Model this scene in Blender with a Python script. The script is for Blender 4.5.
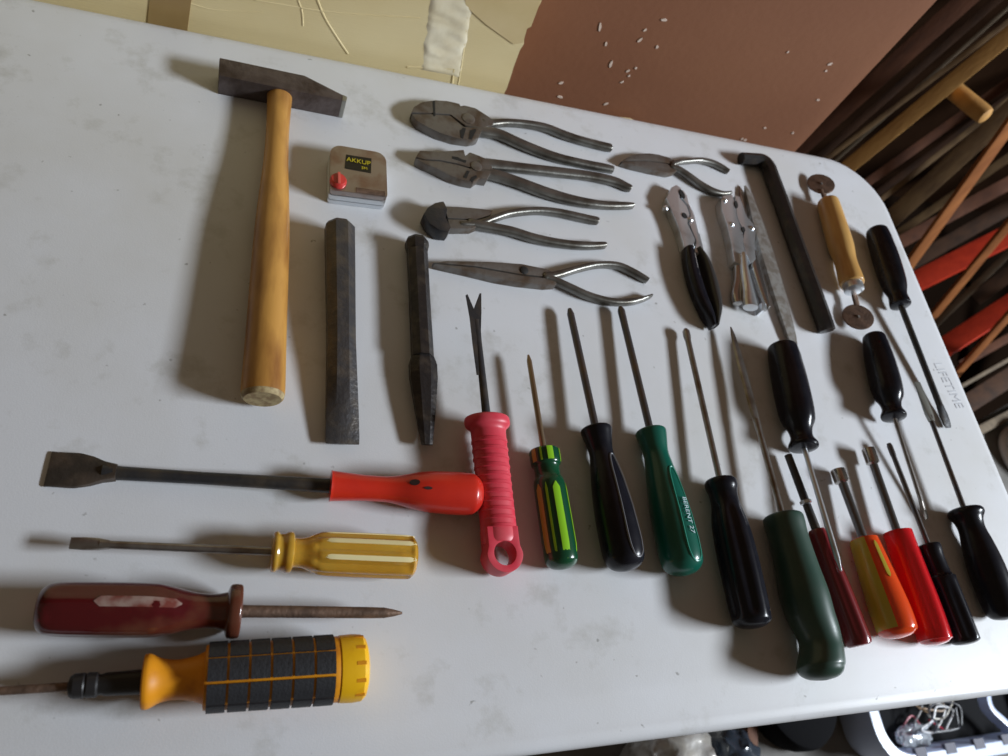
import bpy, bmesh, math, random
from mathutils import Vector, Matrix, noise
random.seed(7)
for o in list(bpy.data.objects): bpy.data.objects.remove(o)
SC = bpy.context.scene
COL = SC.collection
PI = math.pi
V = Vector

# ------------------------------------------------------------------ camera
ZT = 0.72                       # table top height
H = 0.5371145513157894          # camera above the table top
F = 784.0
AX = V((0.93124955, 0.05513071, 0.36018729))     # world axes in camera coordinates (x right, y down, z forward)
AY = V((-0.11892196, -0.88837772, 0.44344402))
AZ = V((0.34442975, -0.45579123, -0.82074509))
CAM = V((0, 0, ZT + H))
cd = bpy.data.cameras.new('camera'); cam = bpy.data.objects.new('camera', cd); COL.objects.link(cam)
right = V((AX.x, AY.x, AZ.x)); up = -V((AX.y, AY.y, AZ.y)); back = -V((AX.z, AY.z, AZ.z))
m = Matrix((right, up, back)).transposed().to_4x4(); m.translation = CAM
cam.matrix_world = m
cd.sensor_width = 36; cd.sensor_fit = 'HORIZONTAL'; cd.lens = F * 36 / 1008
cd.clip_start = 0.01; cd.clip_end = 60
cd.dof.use_dof = True; cd.dof.focus_distance = 0.60; cd.dof.aperture_fstop = 8.5
SC.camera = cam

# ------------------------------------------------------------------ light
w = bpy.data.worlds.new('world'); SC.world = w; w.use_nodes = True
bg = w.node_tree.nodes['Background']
bg.inputs[0].default_value = (1.0, 0.79, 0.56, 1); bg.inputs[1].default_value = 0.09
def area(name, loc, target, sx, sy, power, color):
    l = bpy.data.lights.new(name, 'AREA'); l.shape = 'RECTANGLE'; l.size = sx; l.size_y = sy
    l.energy = power; l.color = color
    o = bpy.data.objects.new(name, l); COL.objects.link(o); o.location = loc
    o.rotation_euler = (V(target) - V(loc)).to_track_quat('-Z', 'Y').to_euler()
    return o
area('daylight_from_doorway', (2.84, -0.46, 2.12), (0.30, 0.30, 0.72), 0.88, 0.36, 133, (0.86, 0.93, 1.0))
SC.view_settings.view_transform = 'Standard'; SC.view_settings.look = 'None'
SC.view_settings.gamma = 1; SC.view_settings.use_curve_mapping = False
SC.view_settings.exposure = 0.0

# ------------------------------------------------------------------ geometry of the view: a pixel of the photograph -> a point on a real plane
def ray(x, y):
    c = V((x - 504, y - 378, F)); return V((AX.dot(c), AY.dot(c), AZ.dot(c)))
def at(x, y, h=0.0):
    v = ray(x, y); return CAM + v * ((h - H) / v.z)
def aty(x, y, Y):
    v = ray(x, y); return CAM + v * (Y / v.y)
def pr(p):
    q = V(p) - CAM; c = AX * q.x + AY * q.y + AZ * q.z
    return 504 + F * c.x / c.z, 378 + F * c.y / c.z, c.z

# ------------------------------------------------------------------ materials
MATS = {}
def mat(name, col, rough=0.5, metal=0.0, col2=None, scale=40.0, lo=0.4, hi=0.65, bump=0.0, bscale=200.0, trans=0.0,
        coat=0.0, spec=0.5, stretch=(1, 1, 1), detail=4.0, sss=0.0, ior=1.45, tex='noise', rvar=0.0):
    if name in MATS: return MATS[name]
    M = bpy.data.materials.new(name); M.use_nodes = True
    nt = M.node_tree; b = nt.nodes['Principled BSDF']
    b.inputs['Base Color'].default_value = (*col, 1); b.inputs['Roughness'].default_value = rough
    b.inputs['Metallic'].default_value = metal; b.inputs['IOR'].default_value = ior
    b.inputs['Specular IOR Level'].default_value = spec
    b.inputs['Transmission Weight'].default_value = trans
    b.inputs['Coat Weight'].default_value = coat; b.inputs['Coat Roughness'].default_value = 0.12
    if sss: b.inputs['Subsurface Weight'].default_value = sss; b.inputs['Subsurface Scale'].default_value = 0.01
    tc = nt.nodes.new('ShaderNodeTexCoord'); mp = nt.nodes.new('ShaderNodeMapping')
    mp.inputs['Scale'].default_value = stretch; nt.links.new(tc.outputs['Object'], mp.inputs['Vector'])
    if col2:
        n = nt.nodes.new('ShaderNodeTexNoise'); n.inputs['Scale'].default_value = scale; n.inputs['Detail'].default_value = detail
        nt.links.new(mp.outputs[0], n.inputs['Vector'])
        r = nt.nodes.new('ShaderNodeValToRGB'); r.color_ramp.elements[0].position = lo; r.color_ramp.elements[1].position = hi
        r.color_ramp.elements[0].color = (*col, 1); r.color_ramp.elements[1].color = (*col2, 1)
        nt.links.new(n.outputs['Fac'], r.inputs['Fac']); nt.links.new(r.outputs['Color'], b.inputs['Base Color'])
        if rvar:
            mr = nt.nodes.new('ShaderNodeMapRange'); mr.inputs['To Min'].default_value = rough; mr.inputs['To Max'].default_value = rough + rvar
            nt.links.new(n.outputs['Fac'], mr.inputs['Value']); nt.links.new(mr.outputs[0], b.inputs['Roughness'])
    if bump:
        n2 = nt.nodes.new('ShaderNodeTexNoise'); n2.inputs['Scale'].default_value = bscale; n2.inputs['Detail'].default_value = 3
        nt.links.new(mp.outputs[0], n2.inputs['Vector'])
        bp = nt.nodes.new('ShaderNodeBump'); bp.inputs['Strength'].default_value = bump; bp.inputs['Distance'].default_value = 0.002
        nt.links.new(n2.outputs['Fac'], bp.inputs['Height']); nt.links.new(bp.outputs[0], b.inputs['Normal'])
    MATS[name] = M; return M

def table_material():
    M = mat('table_plastic', (0.62, 0.63, 0.66), 0.42, bump=0.05, bscale=900)
    nt = M.node_tree; b = nt.nodes['Principled BSDF']
    tc = nt.nodes.new('ShaderNodeTexCoord')
    def noise_(scale, detail, rough=0.5):
        n = nt.nodes.new('ShaderNodeTexNoise'); n.inputs['Scale'].default_value = scale; n.inputs['Detail'].default_value = detail
        n.inputs['Roughness'].default_value = rough; nt.links.new(tc.outputs['Object'], n.inputs['Vector']); return n
    def ramp(src, stops):
        r = nt.nodes.new('ShaderNodeValToRGB'); e = r.color_ramp.elements
        e[0].position, e[0].color = stops[0][0], (*[stops[0][1]] * 3, 1); e[1].position, e[1].color = stops[1][0], (*[stops[1][1]] * 3, 1)
        nt.links.new(src, r.inputs['Fac']); return r
    def mix(fac, a, c):
        x = nt.nodes.new('ShaderNodeMix'); x.data_type = 'RGBA'
        nt.links.new(fac, x.inputs[0])
        for s, v in ((6, a), (7, c)):
            if isinstance(v, tuple): x.inputs[s].default_value = (*v, 1)
            else: nt.links.new(v, x.inputs[s])
        return x.outputs[2]
    broad = ramp(noise_(5, 5, 0.6).outputs['Fac'], ((0.40, 0), (0.75, 1)))
    c = mix(broad.outputs[0], (0.64, 0.65, 0.68), (0.57, 0.565, 0.555))
    smud = ramp(noise_(26, 6, 0.65).outputs['Fac'], ((0.56, 0), (0.76, 0.55)))
    c = mix(smud.outputs[0], c, (0.36, 0.35, 0.31))
    dots = ramp(noise_(150, 2, 0.4).outputs['Fac'], ((0.745, 0), (0.80, 0.6)))
    c = mix(dots.outputs[0], c, (0.16, 0.15, 0.13))
    nt.links.new(c, b.inputs['Base Color'])
    return M
M_TABLE = table_material()
M_STEEL = mat('worn_dark_steel', (0.20, 0.185, 0.17), 0.42, 0.8, (0.12, 0.085, 0.06), 70, 0.45, 0.7, 0.15, 300, rvar=0.25)
M_STEELD = mat('blackened_steel', (0.045, 0.045, 0.048), 0.42, 0.55, (0.09, 0.075, 0.06), 60, 0.45, 0.75, 0.2, 250)
M_HANDST = mat('polished_worn_steel', (0.20, 0.195, 0.18), 0.36, 0.8, (0.10, 0.09, 0.075), 50, 0.4, 0.7, 0.1, 300)
M_CHROME = mat('dull_chrome', (0.66, 0.69, 0.72), 0.30, 0.85, (0.50, 0.50, 0.50), 60, 0.5, 0.75)
M_SHAFT = mat('screwdriver_shaft_steel', (0.30, 0.28, 0.26), 0.30, 0.85, (0.17, 0.13, 0.10), 60, 0.4, 0.7)
M_SHAFTD = mat('dark_shaft_steel', (0.10, 0.095, 0.10), 0.35, 0.7, (0.15, 0.11, 0.08), 60, 0.4, 0.8)
M_RUST = mat('rusty_steel', (0.19, 0.12, 0.085), 0.6, 0.5, (0.11, 0.07, 0.05), 120, 0.4, 0.65, 0.25, 400)
M_TIP = mat('blade_grey_steel', (0.33, 0.33, 0.30), 0.35, 0.8)
M_WOOD = mat('hammer_ash_wood', (0.52, 0.265, 0.060), 0.42, 0, (0.25, 0.10, 0.022), 55, 0.42, 0.70, 0.08, 200, stretch=(0.25, 1.0, 1.0), coat=0.25)
M_WOODL = mat('pale_varnished_wood', (0.60, 0.36, 0.12), 0.35, 0, (0.42, 0.20, 0.055), 90, 0.4, 0.7, 0.05, 200, stretch=(0.12, 1, 1), coat=0.4)
M_ENDGR = mat('wood_end_grain', (0.42, 0.33, 0.17), 0.7, 0, (0.25, 0.17, 0.08), 200, 0.4, 0.6)
M_BLACK = mat('black_plastic', (0.007, 0.007, 0.011), 0.26, 0, (0.012, 0.012, 0.016), 80, 0.4, 0.7, spec=0.32)
M_RUBB = mat('black_rubber_grip', (0.022, 0.023, 0.027), 0.55, bump=0.2, bscale=500)
M_GREEN = mat('green_plastic', (0.004, 0.085, 0.058), 0.28, coat=0.3)
M_DGREEN = mat('faded_dark_green_plastic', (0.020, 0.055, 0.040), 0.38, 0, (0.035, 0.065, 0.05), 40, 0.4, 0.7, coat=0.15)
M_BGREEN = mat('bottle_green_plastic', (0.004, 0.055, 0.022), 0.25, coat=0.3)
M_LIME = mat('lime_plastic', (0.25, 0.55, 0.02), 0.3, coat=0.2)
M_OLIVE = mat('amber_olive_plastic', (0.30, 0.24, 0.03), 0.3, coat=0.2)
M_PINK = mat('pinkish_red_plastic', (0.60, 0.035, 0.062), 0.42, 0, (0.64, 0.075, 0.10), 60, 0.4, 0.7)
M_RED = mat('orange_red_plastic', (0.62, 0.028, 0.012), 0.32, 0, (0.50, 0.02, 0.012), 30, 0.4, 0.7, coat=0.3)
M_REDT = mat('clear_red_plastic', (0.80, 0.012, 0.02), 0.18, trans=0.35, coat=0.4)
M_AMBER = mat('clear_amber_plastic', (0.80, 0.48, 0.06), 0.20, 0, (0.72, 0.36, 0.03), 30, 0.4, 0.7, trans=0.45, coat=0.5)
M_AMBW = mat('pale_amber_highlight', (0.90, 0.78, 0.42), 0.35, trans=0.1)
M_OLIVET = mat('clear_yellow_plastic', (0.60, 0.52, 0.06), 0.22, trans=0.35, coat=0.4)
M_ORANGE = mat('clear_orange_red_plastic', (0.90, 0.085, 0.012), 0.2, trans=0.3, coat=0.4)
M_MAROON = mat('clear_maroon_plastic', (0.12, 0.006, 0.010), 0.20, 0, (0.22, 0.075, 0.04), 22, 0.48, 0.66, trans=0.45, coat=0.5)
M_BROWNT = mat('dark_amber_plastic', (0.15, 0.045, 0.025), 0.25, trans=0.3, coat=0.5)
M_MAR2 = mat('maroon_plastic', (0.17, 0.010, 0.014), 0.30, trans=0.1, coat=0.3)
M_MARE = mat('pinkish_plastic', (0.45, 0.13, 0.11), 0.4)
M_YEL = mat('yellow_plastic', (0.85, 0.47, 0.008), 0.4, 0, (0.70, 0.30, 0.01), 60, 0.5, 0.75, 0.05)
M_YELD = mat('dirty_orange_yellow_plastic', (0.72, 0.28, 0.008), 0.45, 0, (0.45, 0.14, 0.01), 60, 0.5, 0.75)
M_SCUFF = mat('dark_scuff', (0.03, 0.012, 0.012), 0.6)
M_WALL = mat('brown_painted_plaster', (0.20, 0.080, 0.036), 0.7, 0, (0.18, 0.068, 0.030), 4, 0.4, 0.65, 0.15, 120)
M_CHIP = mat('pale_plaster_chip', (0.62, 0.50, 0.42), 0.8)
M_DARKW = mat('recess_shade_wall', (0.018, 0.009, 0.005), 1.0, 0, (0.010, 0.005, 0.003), 8, spec=0.0)  # near-black base colour paints the recess shade onto its back wall
M_FLOOR = mat('concrete_floor', (0.19, 0.18, 0.17), 0.8, 0, (0.12, 0.115, 0.105), 12, 0.4, 0.65, 0.3, 60)
M_METALLEG = mat('grey_powdercoat', (0.25, 0.25, 0.26), 0.4, 0.3)

def cardboard():
    M = mat('corrugated_cardboard', (0.70, 0.56, 0.29), 0.62, 0, (0.77, 0.65, 0.38), 7, 0.35, 0.7)
    nt = M.node_tree; b = nt.nodes['Principled BSDF']
    tc = nt.nodes.new('ShaderNodeTexCoord'); wv = nt.nodes.new('ShaderNodeTexWave'); wv.bands_direction = 'Z'
    wv.inputs['Scale'].default_value = 110; wv.inputs['Distortion'].default_value = 0.6
    nt.links.new(tc.outputs['Object'], wv.inputs['Vector'])
    bp = nt.nodes.new('ShaderNodeBump'); bp.inputs['Strength'].default_value = 0.06; bp.inputs['Distance'].default_value = 0.002
    nt.links.new(wv.outputs['Fac'], bp.inputs['Height']); nt.links.new(bp.outputs[0], b.inputs['Normal'])
    return M
M_CARD = cardboard()
M_CARDD = mat('brown_parcel_tape', (0.30, 0.19, 0.07), 0.3, 0, (0.36, 0.24, 0.10), 12)
M_CTAPE = mat('crinkled_clear_tape', (0.82, 0.72, 0.50), 0.16, 0, (0.88, 0.80, 0.60), 40, 0.4, 0.6, 0.25, 60, coat=1.0)  # pale base colour paints in the tape's glints
M_CARDF = mat('cardboard_darker_flap', (0.61, 0.47, 0.235), 0.65, 0, (0.67, 0.53, 0.29), 15)  # slightly darker cardboard for the folded corner flap
def wood(name, c, c2, rough=0.7):
    return mat(name, c, rough, 0, c2, 18, 0.35, 0.7, 0.2, 60, stretch=(3, 3, 0.35))
M_TAN = wood('tan_timber', (0.46, 0.245, 0.070), (0.36, 0.18, 0.05))
M_OLV = wood('weathered_timber', (0.19, 0.115, 0.050), (0.11, 0.062, 0.028))
M_RBR = wood('red_brown_timber', (0.13, 0.046, 0.020), (0.08, 0.028, 0.013))
M_ORB = wood('orange_brown_timber', (0.42, 0.155, 0.045), (0.26, 0.085, 0.024))
M_GRYT = wood('grey_timber', (0.20, 0.155, 0.105), (0.13, 0.10, 0.07))
M_REDP = wood('red_painted_timber', (0.52, 0.040, 0.015), (0.40, 0.028, 0.012), 0.45)
M_DKT = wood('dark_brown_timber', (0.070, 0.030, 0.013), (0.035, 0.016, 0.008))

# ------------------------------------------------------------------ builders (all vertices are given in world space)
def tag(o, label=None, cat=None, group=None, kind=None):
    if label: o['label'] = label
    if cat: o['category'] = cat
    if group: o['group'] = group
    if kind: o['kind'] = kind
    return o
def empty(name, p, heading, label, cat, group=None):
    o = bpy.data.objects.new(name, None); COL.objects.link(o); o.empty_display_size = 0.02
    o.location = p; o.rotation_euler = (0, 0, heading)
    return tag(o, label, cat, group)
def wmat(o):
    if o is None: return Matrix()
    return wmat(o.parent) @ (Matrix.Translation(o.location) @ o.rotation_euler.to_matrix().to_4x4())
def obj(name, verts, faces, material, parent=None, smooth=True, ang=35, bevel=0.0, origin=None, label=None):
    W = wmat(parent)
    if origin is None:
        origin = sum((V(v) for v in verts), V()) / len(verts)
        if parent is None: origin.z = min(v[2] for v in verts)
    O = W.inverted() @ V(origin)
    inv = Matrix.Translation(-O) @ W.inverted()
    me = bpy.data.meshes.new(name)
    me.from_pydata([inv @ V(v) for v in verts], [], faces); me.update()
    bm = bmesh.new(); bm.from_mesh(me)
    bmesh.ops.recalc_face_normals(bm, faces=bm.faces)
    if bevel:
        es = [e for e in bm.edges if len(e.link_faces) == 2 and e.calc_face_angle(0) > math.radians(40)]
        bmesh.ops.bevel(bm, geom=es, offset=bevel, segments=2, profile=0.7, affect='EDGES', clamp_overlap=True)
    bm.to_mesh(me); bm.free()
    if smooth:
        for p in me.polygons: p.use_smooth = True
        me.set_sharp_from_angle(angle=math.radians(ang))
    me.materials.append(material)
    o = bpy.data.objects.new(name, me); COL.objects.link(o); o.location = O
    if parent is not None: o.parent = parent
    if label: o['label'] = label
    return o
def prism(poly, z0, z1):
    """poly: list of world (x, y[, ztop]) ; vertical extrusion"""
    n = len(poly); vs = [(p[0], p[1], z1 if len(p) < 3 else p[2]) for p in poly] + [(p[0], p[1], z0) for p in poly]
    fs = [list(range(n)), list(range(2 * n - 1, n - 1, -1))] + [[i, (i + 1) % n, n + (i + 1) % n, n + i] for i in range(n)]
    return vs, fs
def boxv(x0, x1, y0, y1, z0, z1): return prism([(x0, y0), (x1, y0), (x1, y1), (x0, y1)], z0, z1)
def merge(*parts):
    vs, fs = [], []
    for v, f in parts:
        b = len(vs); vs += list(v); fs += [[i + b for i in q] for q in f]
    return vs, fs
def catmull(pts, sub):
    out = []
    for i in range(len(pts) - 1):
        p0 = pts[max(i - 1, 0)]; p1 = pts[i]; p2 = pts[i + 1]; p3 = pts[min(i + 2, len(pts) - 1)]
        for k in range(sub):
            t = k / sub
            out.append([0.5 * (2 * b + (c - a) * t + (2 * a - 5 * b + 4 * c - d) * t * t + (3 * b - a - 3 * c + d) * t ** 3)
                        for a, b, c, d in zip(p0, p1, p2, p3)])
    out.append(list(pts[-1])); return out
def sweep(path, rads, n=12, closed_ends=True, sq=2.0, upv=(0, 0, 1)):
    """path: world points; rads: (half width, half height) per point"""
    vs, fs = [], []; upv = V(upv)
    for i, p in enumerate(path):
        d = (V(path[min(i + 1, len(path) - 1)]) - V(path[max(i - 1, 0)])).normalized()
        u = upv.cross(d)
        if u.length < 1e-4: u = V((1, 0, 0)).cross(d)
        u.normalize(); w_ = d.cross(u)
        a, b = rads[i]
        for k in range(n):
            t = 2 * PI * k / n; c, s = math.cos(t), math.sin(t)
            vs.append(V(p) + u * a * math.copysign(abs(c) ** (2 / sq), c) + w_ * b * math.copysign(abs(s) ** (2 / sq), s))
    for i in range(len(path) - 1):
        for k in range(n):
            fs.append([i * n + k, i * n + (k + 1) % n, (i + 1) * n + (k + 1) % n, (i + 1) * n + k])
    if closed_ends:
        fs.append(list(range(n))); fs.append([(len(path) - 1) * n + k for k in range(n)])
    return vs, fs

class Axis:
    """a long tool's axis, through two pixels at two heights above the table; t is the pixel distance along it"""
    def __init__(s, A, B, hA, hB):
        s.A, s.B = A, B
        s.L = math.hypot(B[0] - A[0], B[1] - A[1]); s.d = ((B[0] - A[0]) / s.L, (B[1] - A[1]) / s.L)
        s.set(hA, hB)
    def set(s, hA, hB):
        s.hA, s.hB = hA, hB
        s.P0, s.P1 = at(*s.A, hA), at(*s.B, hB); s.D = (s.P1 - s.P0).normalized(); s.len = (s.P1 - s.P0).length
        s.U = V((0, 0, 1)).cross(s.D).normalized(); s.W = s.D.cross(s.U)
    def s_of(s, t):
        lo, hi = -0.4 * s.len, 1.4 * s.len
        for _ in range(30):
            mid = (lo + hi) / 2; q = pr(s.P0 + s.D * mid)
            if (q[0] - s.A[0]) * s.d[0] + (q[1] - s.A[1]) * s.d[1] < t: lo = mid
            else: hi = mid
        return (lo + hi) / 2
    def pt(s, t): return s.P0 + s.D * s.s_of(t)
    def rad(s, t, wpx): return wpx * pr(s.pt(t))[2] / F
    def settle(s, prof, ctr):
        """rest the axis on two contact rings either side of the heavy point"""
        for _ in range(3):
            st = [(s.s_of(t), s.rad(t, w_)) for t, w_ in prof]; c = s.s_of(ctr); best = None
            for i in range(len(st)):
                for j in range(i + 1, len(st)):
                    if not (st[i][0] <= c <= st[j][0]) or st[j][0] - st[i][0] < 1e-3: continue
                    k = (st[j][1] - st[i][1]) / (st[j][0] - st[i][0]); h0 = st[i][1] - k * st[i][0]
                    if all(h0 + k * a >= b - 1e-4 for a, b in st) and (best is None or h0 + k * c < best[2]): best = (h0, k, h0 + k * c)
            if best: s.set(best[0] + 0.0003, best[0] + best[1] * s.len + 0.0003)
        return s
    def root(s, name, label, cat, group=None):
        m_ = (s.P0 + s.P1) / 2
        return empty(name, (m_.x, m_.y, ZT), math.atan2(s.D.y, s.D.x), label, cat, group)
    def shape(s, prof, n=24, sub=0, flute=None, hfac=1.0, sq=2.0, rot=0.0, poly=False, off=None):
        """prof: (t, halfwidth px[, height factor]); flute=(count, depth, t0, t1, power, phase)"""
        pf = [list(p) + ([hfac] if len(p) == 2 else []) for p in prof]
        if sub: pf = catmull(pf, sub)
        vs, fs = [], []
        for (t, w_, hf) in pf:
            c = s.pt(t); r = s.rad(t, max(w_, 0.05))
            env = 0
            if flute:
                cnt, dep, t0, t1, pw, ph = flute
                e = min((t - t0), (t1 - t)) / (0.10 * (t1 - t0)); env = max(0, min(1, e)); env = env * env * (3 - 2 * env)
            if off: c = c + s.U * s.rad(t, off(t))
            for k in range(n):
                a = 2 * PI * k / n + rot; ca, sa = math.cos(a), math.sin(a)
                rr = r
                if flute: rr *= 1 - dep * env * (0.5 + 0.5 * math.cos(cnt * a + ph)) ** pw
                if sq != 2.0: ca = math.copysign(abs(ca) ** (2 / sq), ca); sa = math.copysign(abs(sa) ** (2 / sq), sa)
                vs.append(c + s.U * rr * ca + s.W * rr * hf * sa)
        m_ = len(pf)
        for i in range(m_ - 1):
            for k in range(n): fs.append([i * n + k, i * n + (k + 1) % n, (i + 1) * n + (k + 1) % n, (i + 1) * n + k])
        fs.append(list(range(n))); fs.append([(m_ - 1) * n + k for k in range(n)])
        return vs, fs
    def strip(s, prof, ang, half, t0, t1, lift=0.0004, thick=0.0012, n=14, taper=True, m=6):
        """a strip lying on the turned surface between t0 and t1, centred on angle ang (0 = +U side, 90 = top)"""
        def w_at(t):
            for a, b in zip(prof, prof[1:]):
                if a[0] <= t <= b[0] and b[0] > a[0]: return a[1] + (b[1] - a[1]) * (t - a[0]) / (b[0] - a[0])
            return prof[-1][1]
        vs, fs = [], []; cols = m + 1
        for i in range(n + 1):
            u = i / n; t = t0 + (t1 - t0) * u; c = s.pt(t); r = s.rad(t, w_at(t))
            e = min(u, 1 - u) * (t1 - t0); k_ = 1.0
            if taper: k_ = max(0.12, math.sqrt(max(0, 1 - max(0, 1 - e / 6.0) ** 2)))
            for layer in (lift, lift - thick):
                for j in range(cols):
                    a = math.radians(ang + half * k_ * (2 * j / m - 1)); vs.append(c + s.U * (r + layer) * math.cos(a) + s.W * (r + layer) * math.sin(a))
        R_ = 2 * cols
        for i in range(n):
            b, q = i * R_, (i + 1) * R_
            for j in range(m):
                fs.append([b + j, b + j + 1, q + j + 1, q + j]); fs.append([b + cols + j, q + cols + j, q + cols + j + 1, b + cols + j + 1])
            fs.append([b, q, q + cols, b + cols]); fs.append([b + m, b + cols + m, q + cols + m, q + m])
        for b in (0, n * R_): fs.append([b + j for j in range(cols)] + [b + cols + j for j in range(cols - 1, -1, -1)])
        return vs, fs
def text(name, s_, P, xdir, updir, size, material, parent, extrude=0.0002, sx=1.0):
    cu = bpy.data.curves.new(name, 'FONT'); cu.body = s_; cu.size = size; cu.extrude = extrude; cu.align_x = 'CENTER'; cu.align_y = 'CENTER'
    cu.materials.append(material)
    o = bpy.data.objects.new(name, cu); COL.objects.link(o)
    x = V(xdir).normalized(); z = x.cross(V(updir)).normalized(); y = z.cross(x)
    W = Matrix((x, y, z)).transposed().to_4x4(); W.translation = P
    L = wmat(parent).inverted() @ W
    o.scale = (sx, 1, 1)
    me = bpy.data.meshes.new_from_object(o.evaluated_get(bpy.context.evaluated_depsgraph_get()))
    bpy.data.objects.remove(o); bpy.data.curves.remove(cu)
    for v in me.vertices: v.co.x *= sx
    if not me.materials: me.materials.append(material)
    o = bpy.data.objects.new(name, me); COL.objects.link(o)
    o.parent = parent; o.location = L.translation; o.rotation_euler = L.to_euler()
    return o

# ================================================================== the setting
tag(obj('floor', *boxv(-2.5, 4.5, -2.0, 3.0, -0.05, 0.0), M_FLOOR, smooth=False), kind='structure')
wall = tag(obj('wall_back', *boxv(-1.8, 0.748, 0.70, 0.78, 0.0, 2.3), M_WALL, bevel=0.035), kind='structure')
tag(obj('wall_recess', *boxv(0.5, 3.6, 1.36, 1.42, 0.0, 2.3), M_DARKW, smooth=False), kind='structure')
# chips knocked out of the paint
for (px, py, l, a) in ((600, 27, 8, 70), (606, 44, 4, 75), (611, 64, 7, 80), (640, 40, 5, -70), (645, 30, 3, -60), (664, 20, 5, -10), (657, 47, 3, 70),
                       (561, 83, 4, -30), (560, 97, 5, 5), (606, 104, 4, -40), (622, 82, 3, -50), (628, 71, 3, -50), (629, 76, 2, 0), (636, 68, 2, 0),
                       (830, 64, 4, -40), (818, 100, 3, 0), (765, 128, 2.5, 0), (745, 140, 3, -30), (793, 133, 2.5, 70), (826, 71, 2, -60), (788, 52, 1.5, 0), (742, 139, 2, 40)):
    c = aty(px, py, 0.6995); k = 0.0012
    vs = []
    for i in range(8):
        t = 2 * PI * i / 8; u, v = l * k * 0.62 * math.cos(t), k * 1.35 * math.sin(t) * random.uniform(0.7, 1.2)
        ar = math.radians(-a); vs.append((c.x + u * math.cos(ar) - v * math.sin(ar), c.z + u * math.sin(ar) + v * math.cos(ar)))
    V3 = [(x, 0.6992, z) for x, z in vs] + [(x, 0.7005, z) for x, z in vs]
    obj('paint_chip', V3, [list(range(8)), list(range(15, 7, -1))] + [[i, (i + 1) % 8, 8 + (i + 1) % 8, 8 + i] for i in range(8)], M_CHIP, wall, smooth=False)

# ================================================================== the table
TX0, TX1, TY0, TY1 = -0.46, 0.783, 0.0065, 0.631
def rrect(x0, x1, y0, y1, r, n=10):
    pts = []
    for cx, cy, a0 in ((x1 - r, y0 + r, -90), (x1 - r, y1 - r, 0), (x0 + r, y1 - r, 90), (x0 + r, y0 + r, 180)):
        for i in range(n + 1):
            a = math.radians(a0 + 90 * i / n); pts.append((cx + r * math.cos(a), cy + r * math.sin(a)))
    return pts
table = empty('folding_table', ((TX0 + TX1) / 2, (TY0 + TY1) / 2, 0), 0, 'white moulded plastic folding table that all the hand tools are laid out on', 'table')
layers = [(0.0105, ZT - 0.0), (0.0045, ZT - 0.0005), (0.0015, ZT - 0.0022), (0.0, ZT - 0.006), (0.0, ZT - 0.028), (0.004, ZT - 0.034), (0.02, ZT - 0.034)]
vs, fs = [], []
for ins, z in layers:
    for x, y in rrect(TX0 + ins, TX1 - ins, TY0 + ins, TY1 - ins, 0.075 - ins): vs.append((x, y, z))
n = len(rrect(0, 1, 0, 1, 0.1))
for i in range(len(layers) - 1):
    for k in range(n): fs.append([i * n + k, i * n + (k + 1) % n, (i + 1) * n + (k + 1) % n, (i + 1) * n + k])
fs.append(list(range(n))); fs.append([(len(layers) - 1) * n + k for k in range(n)])
obj('tabletop', vs, fs, M_TABLE, table, ang=50)
for x in (TX0 + 0.15, TX1 - 0.15):
    for y in (TY0 + 0.07, TY1 - 0.07):
        obj('leg', *sweep([(x, y, ZT - 0.034), (x, y, 0.0)], [(0.013, 0.013)] * 2, 14), M_METALLEG, table)
    obj('leg_crossbar', *sweep([(x, TY0 + 0.083, 0.18), (x, TY1 - 0.083, 0.18)], [(0.009, 0.009)] * 2, 12), M_METALLEG, table)
M_EMB = mat('embossed_grey_lettering', (0.50, 0.51, 0.54), 0.5)
pA, pB = at(934, 357), at(963, 414)
text('embossed_lettering', 'LIFETIME', (pA + pB) / 2 + V((0, 0, 0.0002)), pB - pA, V((1, 0, 0)), 0.0185, M_EMB, table, 0.00012, (pB - pA).length / 0.088)

# ================================================================== flattened carton
CY = 0.642
def on_card(px, py): p = aty(px, py, CY); return (p.x, p.z)
edge = [on_card(*q) for q in ((501, 100), (507, 88), (511, 76), (514, 66), (520, 50), (524, 44), (524, 34), (527, 28), (531, 26), (536, 12), (541, 2), (546, -10), (560, -45))]
xr = edge[0][0]
poly = [(xr + 0.003, 0.35)] + edge + [(edge[-1][0], 1.16), (-0.62, 1.16), (-0.62, 0.35)]
nn = len(poly)
carton = empty('cardboard_box', (-0.15, CY + 0.015, 0.35), 0, 'flattened tan cardboard carton standing against the brown wall behind the table', 'box')
def vplate(poly, y0, y1):
    k = len(poly); return [(x, y0, z) for x, z in poly] + [(x, y1, z) for x, z in poly], [list(range(k)), list(range(2 * k - 1, k - 1, -1))] + [[i, (i + 1) % k, k + (i + 1) % k, k + i] for i in range(k)]
obj('panel', *vplate(poly, CY, CY + 0.045), M_CARD, carton, smooth=False)
fl = [on_card(*q) for q in ((466, 6), (486, 24), (514, 44), (523, 42), (527, 28), (531, 26), (540, 2), (550, -16), (460, -30))]
obj('flap', *vplate(fl, CY - 0.0009, CY + 0.001), M_CARDF, carton, smooth=False, label='darker folded corner flap')
tp = [on_card(*q) for q in ((147, 26), (187, 33), (194, -20), (152, -24))]
obj('tape_strip', *vplate(tp, CY - 0.0006, CY + 0.001), M_CARDD, carton, smooth=False, label='brown parcel tape strip')
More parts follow.
